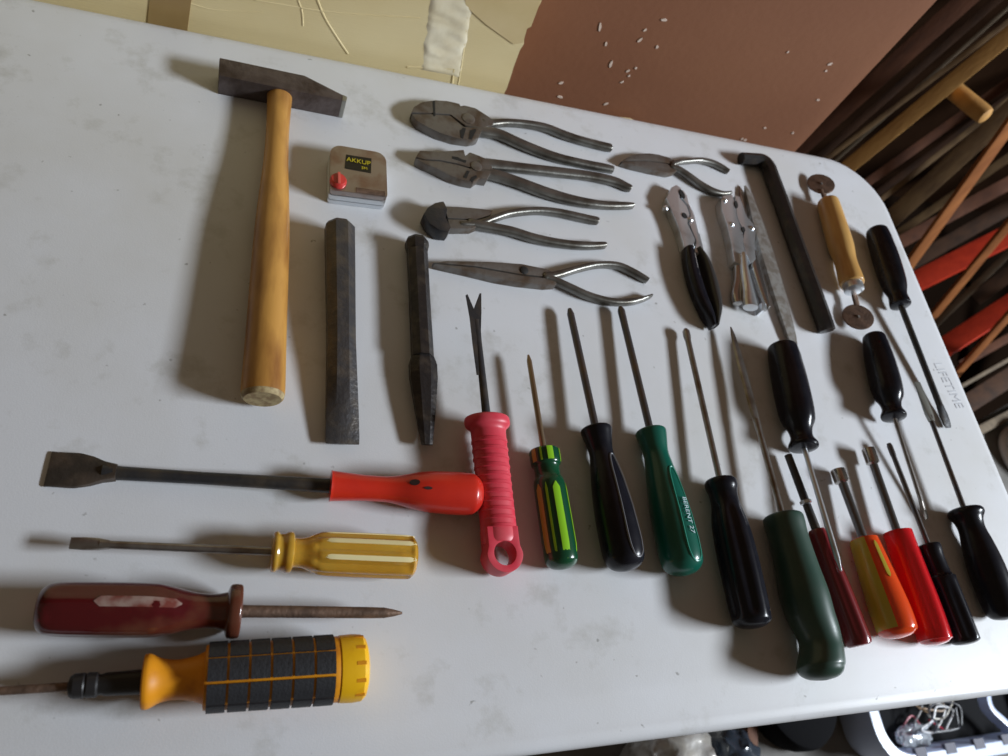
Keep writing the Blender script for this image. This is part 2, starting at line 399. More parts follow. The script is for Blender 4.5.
def crumple(x0, x1, z0, z1, y, nx, nz, amp, sc, name, material, label):
    vs, fs = [], []
    for j in range(nz + 1):
        for i in range(nx + 1):
            x = x0 + (x1 - x0) * i / nx; z = z0 + (z1 - z0) * j / nz
            e = min(i, nx - i, j, nz - j) / 1.5
            vs.append((x + 0.002 * noise.noise(V((z * 90, 3, 0))) - 0.16 * (z - z0), y - amp * min(1, e) * abs(noise.noise(V((x * sc * 0.5, z * sc * 1.3, 1.7)))) - 0.0007 * min(1, e) + 0.0003, z))
    for j in range(nz):
        for i in range(nx):
            a = j * (nx + 1) + i; fs.append([a, a + 1, a + nx + 2, a + nx + 1])
    return obj(name, vs, fs, material, carton, ang=25, label=label)
c0 = on_card(415, 78); c1 = on_card(470, -10)
ta = on_card(440, 72)[0]; tb = on_card(459, 72)[0]
crumple(ta - 0.02, tb + 0.004, on_card(440, 74)[1], on_card(450, -30)[1], CY, 16, 50, 0.0018, 75, 'clear_tape', M_CTAPE, 'crinkled clear tape with its glints painted in as a paler colour')
for line, wd in (([(316, -4), (324, 16), (336, 36), (348, 54)], 0.0011), ([(298, 0), (302, 12), (303, 26)], 0.0009), ([(255, 0), (330, 12), (420, 18)], 0.0009),
                 ([(407, 67), (430, 68), (454, 69)], 0.0013), ([(454, 69), (452, 84)], 0.0013), ([(468, 4), (465, 40), (458, 86)], 0.0008), ([(520, 26), (500, 22), (488, 25)], 0.0007),
                 ([(180, 0), (215, 10), (262, 12)], 0.0007)):
    pts = catmull([(on_card(*q)[0], CY, on_card(*q)[1]) for q in line], 5) if len(line) > 2 else [(on_card(*q)[0], CY, on_card(*q)[1]) for q in line]
    obj('crease', *sweep(pts, [(wd * 1.0, wd * 0.5)] * len(pts), 6, upv=(0, 1, 0)), M_CARD, carton)
# scrap of card at the table edge
sc_ = [aty(*q, 0.692) for q in ((600, 125), (612, 117), (630, 119), (642, 124), (632, 132), (604, 130))]
pp = [(p.x, p.z) for p in sc_]
sv, sf = vplate(pp, 0.664, 0.668)
lowz = [(pp[0][0], 0.40), (pp[0][0] + 0.012, 0.40)]
stick = [(pp[0][0] + 0.004, 0.36), (pp[4][0], 0.36), (pp[4][0] + 0.002, pp[4][1]), (pp[3][0], pp[3][1]), (pp[2][0], pp[2][1]), (pp[1][0], pp[1][1]), (pp[0][0], pp[0][1])]
so = obj('cardboard_scrap', *vplate(stick, 0.690, 0.6935), M_CARD, smooth=False)
tag(so, 'small torn cardboard scrap poking up between table edge and brown wall', 'cardboard')

# ================================================================== hammer
ham = Axis((280, 90), (262.5, 401), 0.0105, 0.0160)
root = ham.root('hammer', 'machinist hammer with dark steel head and golden wooden handle', 'hammer')
hz = 0.0215
bl, br = at(216.5, 94, 0), at(342, 118.5, 0)          # front bottom edge of the head
hd = (br - bl).normalized(); hu = V((-hd.y, hd.x, 0)); HL = (br - bl).length; wd = 0.0215
def hp(a, b): p = bl + hd * a + hu * b; return (p.x, p.y)
outl = [hp(0.001, 0), hp(HL, 0.0), hp(HL + 0.001, 0.0055), hp(HL * 0.66, wd), hp(0, wd)]
obj('head', *prism(outl, ZT + 0.0003, ZT + hz), mat('hammer_head_steel', (0.13, 0.105, 0.10), 0.42, 0.65, (0.07, 0.05, 0.042), 60, 0.42, 0.7, 0.3, 220, rvar=0.2), root, bevel=0.0014)
ew = hp(HL - 0.0125, 0)
obj('peen_edge', *prism([hp(HL - 0.0035, -0.0002), hp(HL + 0.0002, -0.0001), hp(HL + 0.0012, 0.0055), hp(HL - 0.0030, 0.0072)], ZT + 0.0006, ZT + hz + 0.0003), M_TIP, root, bevel=0.0008, label='brighter worn steel peen edge')
prof = [(-2, 12.0), (6, 12.2), (40, 11.2), (75, 12.3), (110, 15.0), (150, 17.5), (200, 18.8), (250, 20.0), (295, 21.5), (305, 21.3)]
obj('handle', *ham.shape(prof, 28, 6, hfac=0.86), M_WOOD, root)
obj('handle_butt', *ham.shape([(304, 21.3, .86), (308, 20.6, .86), (310, 18.5, .86)], 28), M_ENDGR, root, label='pale end grain butt')

# ================================================================== tape measure
h_t = 0.0175
root = empty('tape_measure', at(357, 192, 0), 0, 'small square chrome tape measure with red button, right of the hammer handle', 'tape measure')
c4 = [at(*q, h_t) for q in ((329.5, 190), (388, 197.5), (386.5, 153), (330, 143.5))]
def quadp(u, v): return c4[0].lerp(c4[1], u).lerp(c4[3].lerp(c4[2], u), v)
out = []
for cu_, cv, a0, r_ in ((0.93, 0.07, -90, 0.07), (0.80, 0.80, 0, 0.20), (0.20, 0.80, 90, 0.20), (0.07, 0.07, 180, 0.07)):
    for i in range(7):
        a = math.radians(a0 + 15 * i); p = quadp(cu_ + r_ * math.cos(a), cv + r_ * math.sin(a)); out.append((p.x, p.y))
M_CASE = mat('rust_stained_chrome_case', (0.36, 0.31, 0.29), 0.28, 0.9, (0.24, 0.13, 0.09), 45, 0.5, 0.75)
def inset(poly, k):
    cx = sum(p[0] for p in poly) / len(poly); cy = sum(p[1] for p in poly) / len(poly); return [(cx + (p[0] - cx) * k, cy + (p[1] - cy) * k) for p in poly]
for k, (a, b, kk) in enumerate(((0.0003, 0.0050, 1.0), (0.0056, 0.0112, 1.0), (0.0118, 0.0176, 0.99))):
    obj('case_layer', *prism(inset(out, kk), ZT + a, ZT + b), M_CHROME if k < 2 else M_CASE, root, bevel=0.0009, label='brownish chrome top plate' if k == 2 else 'bright chrome side band')
obj('case_core', *prism(inset(out, 0.965), ZT + 0.001, ZT + 0.017), M_STEELD, root, label='dark core between the chrome bands')
st = [at(*q, h_t + 0.0004) for q in ((344.5, 168), (371, 173), (371.5, 158.5), (346, 154.5))]
obj('sticker', *prism([(p.x, p.y) for p in st], ZT + h_t, ZT + h_t + 0.0005), mat('sticker_black', (0.012, 0.01, 0.006), 0.4), root, smooth=False, label='black sticker with yellow lettering')
M_YTXT = mat('yellow_print', (0.52, 0.42, 0.02), 0.5)
xd = st[1] - st[0]; yd = st[3] - st[0]; cc = (st[0] + st[1] + st[2] + st[3]) / 4 + V((0, 0, 0.0006))
text('lettering', 'AKKUP', cc + yd * 0.12, xd, yd, 0.0066, M_YTXT, root, 0.0001)
text('lettering', '5M', cc - yd * 0.30 + xd * 0.24, xd, yd, 0.0042, M_YTXT, root, 0.0001)
kb = at(338.5, 180, h_t + 0.003)
vs, fs = [], []
for r_, z in ((0.0072, 0), (0.0072, 0.003), (0.0060, 0.0048), (0.003, 0.0052)):
    for i in range(20): a = 2 * PI * i / 20; vs.append((kb.x + r_ * math.cos(a), kb.y + r_ * math.sin(a), ZT + h_t + z))
fs = [[j * 20 + i, j * 20 + (i + 1) % 20, (j + 1) * 20 + (i + 1) % 20, (j + 1) * 20 + i] for j in range(3) for i in range(20)] + [list(range(20)), list(range(60, 80))]
obj('lock_button', vs, fs, mat('red_button', (0.55, 0.04, 0.035), 0.35, coat=0.3), root, label='red round button')
kb2 = V((kb.x, kb.y, 0))
obj('button_ridge', *boxv(kb.x - 0.0012, kb.x + 0.0012, kb.y - 0.0058, kb.y + 0.0058, ZT + h_t + 0.005, ZT + h_t + 0.0068), mat('red_button_worn', (0.65, 0.12, 0.09), 0.4), root, bevel=0.0005)
p1, p2 = at(356, 190, h_t), at(385, 194, h_t)
obj('belt_clip', *sweep([p1 + V((0, 0, .0003)), p2 + V((0, 0, .0003))], [(0.0028, 0.0006)] * 2, 8), M_RUST, root, label='rusty strip along the front edge')

# ================================================================== chisels
ax = Axis((339.6, 227), (342.5, 443), 0.0125, 0.005)
root = ax.root('cold_chisel', 'dark steel flat cold chisel with broad blade, right of the hammer', 'chisel')
obj('body', *ax.shape([(-2, 12.5, 1), (1.5, 15.4, 1), (40, 15.3, 1), (85, 15.0, 0.98), (115, 15.0, 0.90), (150, 16.2, 0.66), (185, 17.5, 0.42), (211, 18.2, 0.18), (217, 18.0, 0.08)], 8, 0, rot=PI / 8),
    mat('chisel_steel', (0.085, 0.082, 0.085), 0.40, 0.6, (0.14, 0.12, 0.10), 90, 0.45, 0.75, 0.25, 300), root, ang=18)
ax = Axis((416.7, 244), (427, 446), 0.0085, 0.0075)
root = ax.root('cape_chisel', 'narrow dark steel chisel with mushroomed head and pointed end', 'chisel')
mc = mat('cape_chisel_steel', (0.040, 0.036, 0.036), 0.36, 0.6, (0.10, 0.085, 0.07), 90, 0.5, 0.8, 0.25, 300)
obj('head', *ax.shape([(-4, 10, 1), (-1, 12, 1), (3, 12.2, 1), (8, 10.8, 1)], 8, 0, rot=PI / 8), mc, root, ang=18)
obj('shank', *ax.shape([(7, 10.6, 1), (60, 10.8, 1), (110, 11.5, 1), (114, 11.5, 1)], 8, 0, rot=PI / 8), mc, root, ang=18)
obj('point', *ax.shape([(112, 11.5, 0.75), (121, 15.0, 0.6), (135, 15.0, 0.55), (165, 11.5, 0.55), (196, 7.0, 0.45), (201, 6.2, 0.3)], 8, 0, rot=PI / 8), mc, root, ang=18)

# ================================================================== pliers
def pliers(name, label, ox, oy, k, jaws, handles, th=0.0105, pivot=None, jm=None, hm=None, slots=(), hh=0.0042, extra=None, z0=0.0012):
    def w(q, h): return at(ox + q[0] / k, oy + q[1] / k, h)
    allp = [w(q, th) for j in jaws for q in j]
    c = sum(allp, V()) / len(allp); e = w(handles[0][-1][:2], 0.005)
    root = empty(name, (c.x, c.y, ZT), math.atan2(e.y - c.y, e.x - c.x), label, 'pliers')
    jm = jm or M_STEEL; hm = hm or M_HANDST
    for j in jaws:
        obj('jaw', *prism([(p.x, p.y) for p in (w(q, th) for q in j)], ZT + z0 - 0.0008, ZT + th), jm, root, bevel=0.0013)
    for i, hl in enumerate(handles):
        pts = catmull([list(w(q, 0.0065)) + [q[2]] for q in hl], 5)
        path = [V(p[:3]) for p in pts]; rad = [(p[3] / k * pr(V(p[:3]))[2] / F, hh) for p in pts]
        rad[0] = (rad[0][0] * 0.7, hh * 0.8); rad[-1] = (rad[-1][0] * 0.45, hh * 0.5)
        # flatten the heights so the grip lies on the table at its end
        L = len(path)
        path = [V((p.x, p.y, ZT + 0.0065 - (0.0065 - hh - 0.0003) * min(1, u / (L * 0.8)))) for u, p in enumerate(path)]
        obj('handle', *sweep(path, rad, 14, sq=2.6), hm, root)
    if pivot:
        c = w(pivot, th); r_ = pivot[2] / k * pr(c)[2] / F
        vs = [(c.x + rr * math.cos(2 * PI * i / 18), c.y + rr * math.sin(2 * PI * i / 18), ZT + z) for rr, z in ((r_, th - 0.001), (r_, th + 0.0006), (r_ * 0.8, th + 0.0011)) for i in range(18)]
        obj('pivot', vs, [[j * 18 + i, j * 18 + (i + 1) % 18, (j + 1) * 18 + (i + 1) % 18, (j + 1) * 18 + i] for j in range(2) for i in range(18)] + [list(range(36, 54))], pivot[3] if len(pivot) > 3 else jm, root)
    for s in slots:
        obj('notch', *prism([(p.x, p.y) for p in (w(q, th) for q in s)], ZT + th - 0.003, ZT + th + 0.0003), M_DARKREC, root, smooth=False, label='dark plate painting the shade of a cutter notch')  # dark plates, slightly proud, paint the shade inside the notches
    if extra: extra(root, w)
    return root
M_DARKREC = mat('dark_metal_recess_shade', (0.012, 0.011, 0.010), 0.7)  # dark pivot metal, also painting shade in the plier recesses
pliers('combination_pliers', 'dark combination pliers nearest the back edge of the table, blunt rounded nose', 400, 90, 5.04,
       [[(58, 112), (70, 84), (110, 60), (180, 50), (240, 54), (300, 68), (306, 80), (325, 76), (380, 90), (425, 118), (474, 152), (470, 172), (420, 190), (330, 178), (255, 122), (160, 116)],
        [(60, 120), (160, 121), (254, 128), (320, 184), (418, 194), (398, 238), (385, 244), (350, 250), (280, 240), (200, 215), (140, 186), (84, 154)]],
       [[(400, 165, 30), (470, 168, 22), (540, 164, 18), (640, 170, 19), (740, 188, 20), (830, 222, 21), (920, 250, 20), (1048, 282, 21), (1066, 286, 16)],
        [(330, 170, 40), (410, 205, 33), (500, 222, 30), (600, 265, 28), (700, 305, 27), (800, 338, 24), (920, 365, 22), (1040, 388, 22), (1080, 398, 16)]],
       pivot=(345, 145, 34), slots=([(302, 205), (318, 190), (332, 194), (318, 244), (306, 240)], [(352, 205), (380, 196), (384, 204), (362, 248), (346, 246)], [(164, 56), (176, 56), (178, 130), (168, 134)]))
pliers('combination_pliers', 'dark combination pliers with square tapering nose, second from the back edge', 400, 90, 5.04,
       [[(80, 336), (100, 304), (200, 309), (322, 300), (330, 330), (352, 312), (400, 330), (450, 352), (470, 400), (390, 400), (300, 372), (200, 352), (120, 348)],
        [(78, 342), (120, 353), (200, 358), (298, 378), (386, 405), (466, 405), (440, 450), (398, 442), (372, 463), (318, 452), (260, 434), (190, 398), (110, 362)]],
       [[(370, 370, 32), (480, 378, 32), (640, 395, 28), (800, 412, 28), (960, 430, 26), (1080, 455, 25), (1150, 485, 20), (1168, 492, 12)],
        [(350, 405, 36), (470, 425, 34), (600, 465, 32), (740, 515, 32), (880, 553, 28), (1020, 575, 22), (1140, 578, 18), (1182, 578, 10)]],
       pivot=(385, 385, 30), slots=([(262, 335), (290, 338), (310, 350), (335, 356), (330, 368), (285, 352), (262, 346)], [(318, 440), (335, 408), (352, 408), (335, 446)], [(360, 440), (384, 430), (388, 440), (366, 462), (350, 456)]))
def nipper_extra(root, w):
    obj('cutting_head', *prism([(p.x, p.y) for p in (w(q, 0.016) for q in ((118, 622), (140, 588), (175, 566), (222, 556), (242, 600), (232, 640), (262, 690), (248, 714), (200, 705), (150, 672)))], ZT + 0.001, ZT + 0.016), M_STEELD, root, bevel=0.003, label='blackened cutting head')
pliers('end_nippers', 'dark steel end cutting nippers with blunt hooked head, third from the back edge', 400, 90, 5.04,
       [[(225, 585), (300, 588), (400, 596), (470, 605), (455, 630), (380, 650), (240, 645)], [(240, 650), (380, 655), (452, 636), (440, 665), (360, 698), (255, 698)]],
       [[(300, 680, 14), (390, 678, 18), (470, 648, 18), (560, 620, 17), (690, 606, 18), (800, 614, 20), (900, 634, 20), (985, 652, 20), (1003, 656, 14)],
        [(340, 670, 26), (440, 688, 26), (560, 710, 25), (680, 745, 24), (800, 768, 22), (920, 780, 21), (1020, 778, 17), (1040, 777, 12)]],
       th=0.009, extra=nipper_extra)
pliers('long_nose_pliers', 'dark long nose pliers with spread handles and a fine straight point', 400, 80, 3.288,
       [[(108, 600), (155, 594), (300, 597), (400, 604), (480, 620), (524, 640), (512, 650), (400, 638), (250, 612), (160, 604)],
        [(112, 603), (160, 608), (250, 616), (398, 642), (512, 654), (515, 672), (480, 674), (390, 664), (320, 652), (230, 630)]],
       [[(470, 650, 16), (520, 640, 13), (580, 622, 11), (650, 607, 10), (715, 608, 11), (765, 628, 12), (806, 650, 10), (818, 657, 6)],
        [(470, 645, 16), (510, 660, 13), (560, 682, 13), (620, 708, 13), (690, 726, 12), (750, 728, 11), (800, 718, 8), (832, 706, 4)]],
       th=0.009, pivot=(408, 626, 15, M_DARKREC))
pliers('diagonal_cutters', 'small diagonal cutting pliers with curved jaws at the back edge, above the slip joint pliers', 610, 140, 7.2,
       [[(78, 154), (110, 132), (150, 110), (215, 96), (285, 94), (350, 103), (430, 126), (495, 162), (470, 178), (380, 160), (280, 146), (160, 146)],
        [(84, 158), (160, 150), (280, 151), (380, 166), (486, 184), (505, 205), (470, 228), (420, 238), (300, 214), (170, 184)]],
       [[(440, 180, 22), (500, 160, 18), (560, 152, 16), (650, 142, 20), (740, 158, 23), (810, 188, 22), (855, 214, 16), (862, 218, 9)],
        [(430, 190, 25), (500, 215, 27), (570, 258, 30), (650, 312, 30), (740, 358, 27), (820, 378, 18), (885, 372, 11)]],
       th=0.008, hh=0.0036)

# slip joint pliers, black grips
def slip_extra(root, w):
    for q, a, b in (((198, 112), 13, 26), ((210, 214), 13, 15)):
        c = w(q, 0.0115); s_ = 0.215 / 1000
        ri = [(c.x + a * 0.00022 * math.cos(t) + b * 0.0001 * math.sin(t) * -0.4, c.y + b * 0.00023 * math.sin(t)) for t in [2 * PI * i / 14 for i in range(14)]]
        obj('notch', *prism(ri, ZT + 0.006, ZT + 0.0118), M_DARKREC, root, smooth=False, label='dark plate painting the shade in the jaw opening')
    for q, h, r_ in (((122, 176), 0.0090, 0.0030), ((240, 231), 0.0118, 0.0030)):
        c = w(q, h); obj('rivet', *sweep([c - V((0, 0, 0.004)), c, c + V((0, 0, 0.001))], [(r_, r_), (r_, r_), (r_ * .6, r_ * .6)], 12), M_CHROME, root, label='bright rivet')
    g1 = [(222, 375, 20), (232, 430, 30), (250, 510, 34), (280, 600, 33), (315, 680, 26), (342, 742, 9)]
    g2 = [(268, 375, 10), (298, 430, 18), (326, 510, 24), (346, 590, 26), (358, 660, 20), (356, 735, 8)]
    for i, g in enumerate((g1, g2)):
        hz_ = 0.0085
        pts = catmull([list(w(q, hz_)) + [q[2] / 4.71 * pr(w(q, hz_))[2] / F] for q in g], 5)
        obj('grip', *sweep([V(p[:3]) for p in pts], [(p[3], min(0.0082, 0.004 + p[3])) for p in pts], 14, sq=2.6), M_BLACK if i == 0 else mat('worn_black_dip', (0.035, 0.033, 0.032), 0.35), root, label='black grip')
    p = [w(q, 0.0155) for q in ((256, 392), (272, 470), (300, 570), (334, 670))]
    obj('grip_seam', *sweep(p, [(0.0009, 0.0009)] * 4, 8), mat('grey_seam', (0.30, 0.28, 0.26), 0.4), root, label='lighter seam between the grips')
pliers('slip_joint_pliers', 'slip joint pliers with chrome jaws and closed black grips', 640, 170, 4.71,
       [[(150, 80), (172, 68), (196, 86), (188, 130), (222, 170), (236, 210), (225, 250), (262, 330), (240, 385), (210, 360), (185, 270), (150, 190), (126, 130)],
        [(200, 90), (222, 120), (232, 160), (255, 205), (266, 250), (282, 320), (305, 385), (290, 400), (262, 385), (266, 330), (232, 250), (240, 208), (226, 165), (196, 128)]],
       [[(225, 300, 16), (240, 360, 18), (235, 400, 18)], [(262, 300, 14), (280, 360, 16), (296, 420, 14)]], th=0.011, jm=M_CHROME, hm=M_CHROME, extra=slip_extra)
# locking pliers
def lock_extra(root, w):
    for q, a, b in (((453, 162), 11, 25), ((487, 280), 11, 17)):
        c = w(q, 0.0125)
        ri = [(c.x + a * 0.0002 * math.cos(t) + b * 0.00003 * math.sin(t), c.y + b * 0.00021 * math.sin(t)) for t in [2 * PI * i / 14 for i in range(14)]]
        obj('notch', *prism(ri, ZT + 0.006, ZT + 0.0128), M_DARKREC, root, smooth=False, label='dark plate painting the shade between chrome plates')
    for q in ((435, 252), (530, 272), (402, 140)):
        c = w(q, 0.013); obj('rivet', *sweep([c - V((0, 0, 0.004)), c, c + V((0, 0, 0.0012))], [(.0027, .0027), (.0027, .0027), (.0014, .0014)], 12), M_CHROME, root)
    b = [(480, 400, 15), (488, 470, 19), (497, 520, 24), (507, 570, 28), (515, 615, 36), (520, 648, 38)]
    pts = catmull([list(w(q, 0.012)) + [q[2] / 4.71 * pr(w(q, 0.012))[2] / F] for q in b], 5)
    obj('lever', *sweep([V(p[:3]) for p in pts], [(p[3], 0.006) for p in pts], 14), M_CHROME, root, label='bright chrome lever')
    c = w((565, 640), 0.006); obj('spring_clip', *prism([(p.x, p.y) for p in (w(q, 0.012) for q in ((572, 625), (590, 620), (585, 662), (575, 662)))], ZT + 0.001, ZT + 0.012), M_CHROME, root, bevel=0.0008)
pliers('locking_pliers', 'small chrome locking pliers with bright lever, right of the slip joint pliers', 640, 170, 4.71,
       [[(382, 142), (392, 120), (436, 116), (448, 160), (460, 230), (484, 290), (490, 350), (500, 410), (480, 450), (446, 430), (432, 340), (410, 250), (388, 190)],
        [(448, 118), (470, 124), (486, 165), (502, 215), (535, 258), (546, 290), (540, 350), (546, 420), (520, 440), (500, 390), (486, 330), (492, 290), (462, 230), (450, 170)]],
       [[(450, 370, 16), (458, 440, 20), (462, 520, 22), (456, 590, 28), (466, 632, 28)], [(522, 380, 22), (535, 440, 26), (556, 510, 27), (580, 590, 22), (600, 658, 11)]],
       th=0.012, jm=M_CHROME, hm=mat('dark_chrome', (0.40, 0.39, 0.38), 0.25, 0.95), hh=0.005, extra=lock_extra)

# ================================================================== file, bar, disc tool
ax = Axis((745, 186), (797, 357), 0.0035, 0.0035)
root = ax.root('metal_file', 'long tapering steel file lying between locking pliers and black bent bar', 'file')
fm = mat('file_steel', (0.36, 0.35, 0.33), 0.45, 0.6, (0.24, 0.21, 0.18), 150, 0.4, 0.6, 0.3, 900)
obj('blade', *ax.shape([(0, 1.2, .8), (10, 4.4, .7), (35, 8.4, .5), (70, 10.8, .4), (110, 10.6, .4), (140, 9.0, .4), (160, 7.0, .4)], 4, 0, rot=PI / 4), fm, root, ang=15)
obj('tang', *ax.shape([(158, 7.0, .4), (170, 4.6, .5), (179, 3.0, .6)], 4, 0, rot=PI / 4), fm, root, ang=15)
ax = Axis((739.5, 187), (743.5, 216), 0.002, 0.002)
root = ax.root('centre_punch', 'thin pointed grey steel sliver lying against the tip of the file', 'punch')
obj('point', *ax.shape([(0, 0.6), (8, 1.8), (18, 2.6), (29, 3.0)], 10, 0, hfac=0.6), M_RUST, root)
root = empty('bent_bar', at(800, 250, 0), math.radians(-75), 'black steel bar with short bent end, between the file and double disc tool', 'bar')
pb = catmull([(741, 158.5, 7), (752, 159.5, 7.3), (762, 161, 7.8), (768, 167, 8.2), (772, 178, 8.6), (783, 208, 9.0), (800, 256, 9.5), (815, 297, 9.8), (825, 325, 9.8), (827, 331, 9.2)], 5)
path = []; rr = []
for q in pb:
    r_ = 0.87 * q[2] * pr(at(q[0], q[1], .008))[2] / F; path.append(at(q[0], q[1], r_ + 0.0003)); rr.append((r_, r_))
bm_ = mat('black_oxide_bar', (0.028, 0.026, 0.026), 0.38, 0.45, (0.06, 0.045, 0.035), 80, 0.5, 0.8, 0.15, 300)
obj('shank', *sweep(path[15:], rr[15:], 8), bm_, root, ang=30)
obj('bent_end', *sweep(path[:16], rr[:16], 8), bm_, root, ang=30)

ax = Axis((828, 203), (853.8, 289.5), 0.0095, 0.0095)
root = ax.root('pastry_crimper', 'short turned wooden handle with a rusty round disc on each end', 'hand tool')
ax.settle([(0, 10), (45, 12.5), (80, 11.5)], 40)
obj('handle', *ax.shape([(-1, 8.5), (1, 10.5), (20, 11.5), (45, 12.2), (62, 10.6), (78, 11.8), (84, 11.8), (85, 10.5)], 24, 4), M_WOODL, root)
obj('ferrule', *ax.shape([(84, 9.5), (86, 10.0), (91, 9.6), (92, 7)], 20), M_CHROME, root)
zc = 0.0095
for (p, q, c, rx) in (((826, 201), (822, 190), (820.9, 184), 13.6), ((854, 294), (857, 306), (857.9, 317), 15.6)):
    a, b = at(*p, zc), at(*q, zc); obj('neck', *sweep([a, b], [(0.0042, 0.0016)] * 2, 10), M_RUST, root)
    cw = at(*c, zc); r_ = rx * pr(cw)[2] / F
    th = math.radians(19); wv = ax.U * math.cos(th) + V((0, 0, 1)) * math.sin(th); nv = wv.cross(ax.D).normalized()
    dv = [cw + ax.D * r_ * 0.96 * math.cos(2 * PI * i / 30) + wv * r_ * math.sin(2 * PI * i / 30) + nv * k_ for k_ in (0.001, -0.001) for i in range(30)]
    d = obj('disc', dv, [list(range(30)), list(range(59, 29, -1))] + [[i, (i + 1) % 30, 30 + (i + 1) % 30, 30 + i] for i in range(30)], M_RUST, root, bevel=0.0004, label='rusty brown round disc')
    obj('disc_rivet', *sweep([cw, cw + V((0, 0, 0.0018))], [(0.0022, 0.0022), (0.0016, 0.0016)], 10), M_STEEL, root)

# ================================================================== screwdrivers and handled tools
def driver(name, label, A, B, shaft, collar, handle, smat, hmat, ctr, cat='screwdriver', flute=None, n=30, sub=5, tip=None, hfac=1.0, heights=None, cmat=None, off=None, tipmat=None, dt=0):
    handle = [(t + dt, w_) for t, w_ in handle]
    if shaft and dt: shaft = shaft[:-1] + [(shaft[-1][0] + dt, shaft[-1][1])]
    ax = Axis(A, B, 0.01, 0.012)
    allp = [(t[0], t[1]) for t in (collar or []) + handle]
    if heights: ax.set(*heights)
    else: ax.settle(allp, ctr)
    root = ax.root(name, label, cat)
    if shaft: obj('shaft', *ax.shape(shaft, 14), smat, root)
    if tip: obj('tip', *ax.shape(tip, 12, sq=4.0), tipmat or smat, root, label='flat blade tip' if tip[0][-1] != 1 else None)
    if collar: obj('collar', *ax.shape(collar, n, 3), cmat or hmat, root)
    obj('handle', *ax.shape(handle, n, sub, flute=flute, hfac=hfac, off=off), hmat, root)
    return ax, root
def round_end(t, w_, k=1.0):  # rounded cap stations ending at t
    return [(t - w_ * 0.8 * k, w_ * 0.985), (t - w_ * 0.45 * k, w_ * 0.88), (t - w_ * 0.15 * k, w_ * 0.60), (t, w_ * 0.12)]

# red scraper
ax, root = driver('scraper', 'long scraper with flared black blade and bright orange-red handle', (43, 468.5), (483, 495), [(60, 8), (80, 7), (160, 6.2), (280, 7.2), (290, 7.6)],
    None, [(287, 8), (288, 15.3), (292, 15.0), (325, 13.0), (350, 13.6), (378, 19.5), (405, 21.3)] + round_end(441, 21.3, 0.85), M_STEELD, M_RED, 370, cat='scraper', sub=4)
P = ax.pt
bv = []
for t, w_, h_ in ((5, 19, .0008), (11, 18.6, .0014), (35, 18.8, .0022), (49, 15.5, .003), (61, 10.5, .004), (74, 7.6, .005)):
    c = P(t); r_ = w_ * pr(c)[2] / F
    bv.append((c, r_, h_))
vs, fs = sweep([b[0] for b in bv], [(b[1], b[2]) for b in bv], 12, sq=5)
obj('blade', vs, fs, mat('scraper_blade_steel', (0.06, 0.05, 0.042), 0.5, 0.5, (0.12, 0.09, 0.07), 60, 0.45, 0.7, 0.2, 200), root, ang=30)
hprof = [(288, 15.3), (292, 15.0), (325, 13.0), (350, 13.6), (378, 19.5), (405, 21.3), (425, 21.3), (441, 15)]
obj('stamp', *ax.strip(hprof, 82, 11, 364, 374, lift=0.0003), M_SCUFF, root, label='dark stamped spot')
obj('stamp', *ax.strip(hprof, 100, 5, 378, 386, lift=0.0003), M_SCUFF, root, label='dark stamped mark')

# amber screwdriver
ax, root = driver('screwdriver', 'flat screwdriver with clear amber yellow fluted handle', (70, 543), (415, 557.5), [(30, 5), (42, 4), (200, 4.2), (206, 4.4)],
    [(201, 15), (202.5, 19.5), (206, 20.4), (209, 18.6), (213, 18.6), (217, 20.4), (222, 19.8), (224, 15)], [(222, 15), (232, 14.8), (245, 19.2), (256, 21.6), (300, 21.9), (336, 21.5), (342, 20), (345, 16)],
    M_SHAFT, M_AMBER, 300, flute=(8, 0.16, 240, 346, 1.6, 0.4), n=48, tip=[(0, 6.0, .12), (14, 6.6, .3), (28, 5.8, .7), (40, 4.0, 1.0)])
hp_ = [(240, 18), (256, 21.6), (300, 21.9), (336, 21.5), (345, 20)]
for a in (67, 112, 22): obj('handle_ridge', *ax.strip(hp_, a, 6.5, 252, 343, lift=0.0002), M_AMBW, root, label='pale strip painting a ridge highlight')  # pale strips paint the highlights along the fluted ridges

# maroon clear screwdriver, pointing right
ax, root = driver('screwdriver', 'screwdriver with thick clear dark red handle at the left, its rusty shaft pointing right', (36, 609), (402, 613), [(202, 7), (210, 6.2), (330, 5.6), (348, 5.2), (358, 3.4), (366, 1.2)],
    [(189, 15), (191, 22), (194, 26), (203, 26), (205.5, 22), (206, 8)], [(0, 6), (1.5, 16), (6, 22), (16, 26), (40, 27.2), (110, 27.0), (130, 24.5), (150, 19.5), (165, 17), (178, 16.5), (190, 18.5)],
    M_RUST, M_MAROON, 90, flute=(6, 0.07, 8, 140, 1.5, 0), n=48, cmat=M_BROWNT)
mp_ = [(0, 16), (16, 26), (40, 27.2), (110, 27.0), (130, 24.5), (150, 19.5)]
obj('handle_highlight', *ax.strip(mp_, 84, 11, 60, 146, lift=0.0003), mat('milky_highlight', (0.30, 0.21, 0.18), 0.35, 0, (0.16, 0.04, 0.03), 90, 0.4, 0.6), root, label='milky strip painting the highlight band')  # paler strip paints the highlight band along the handle

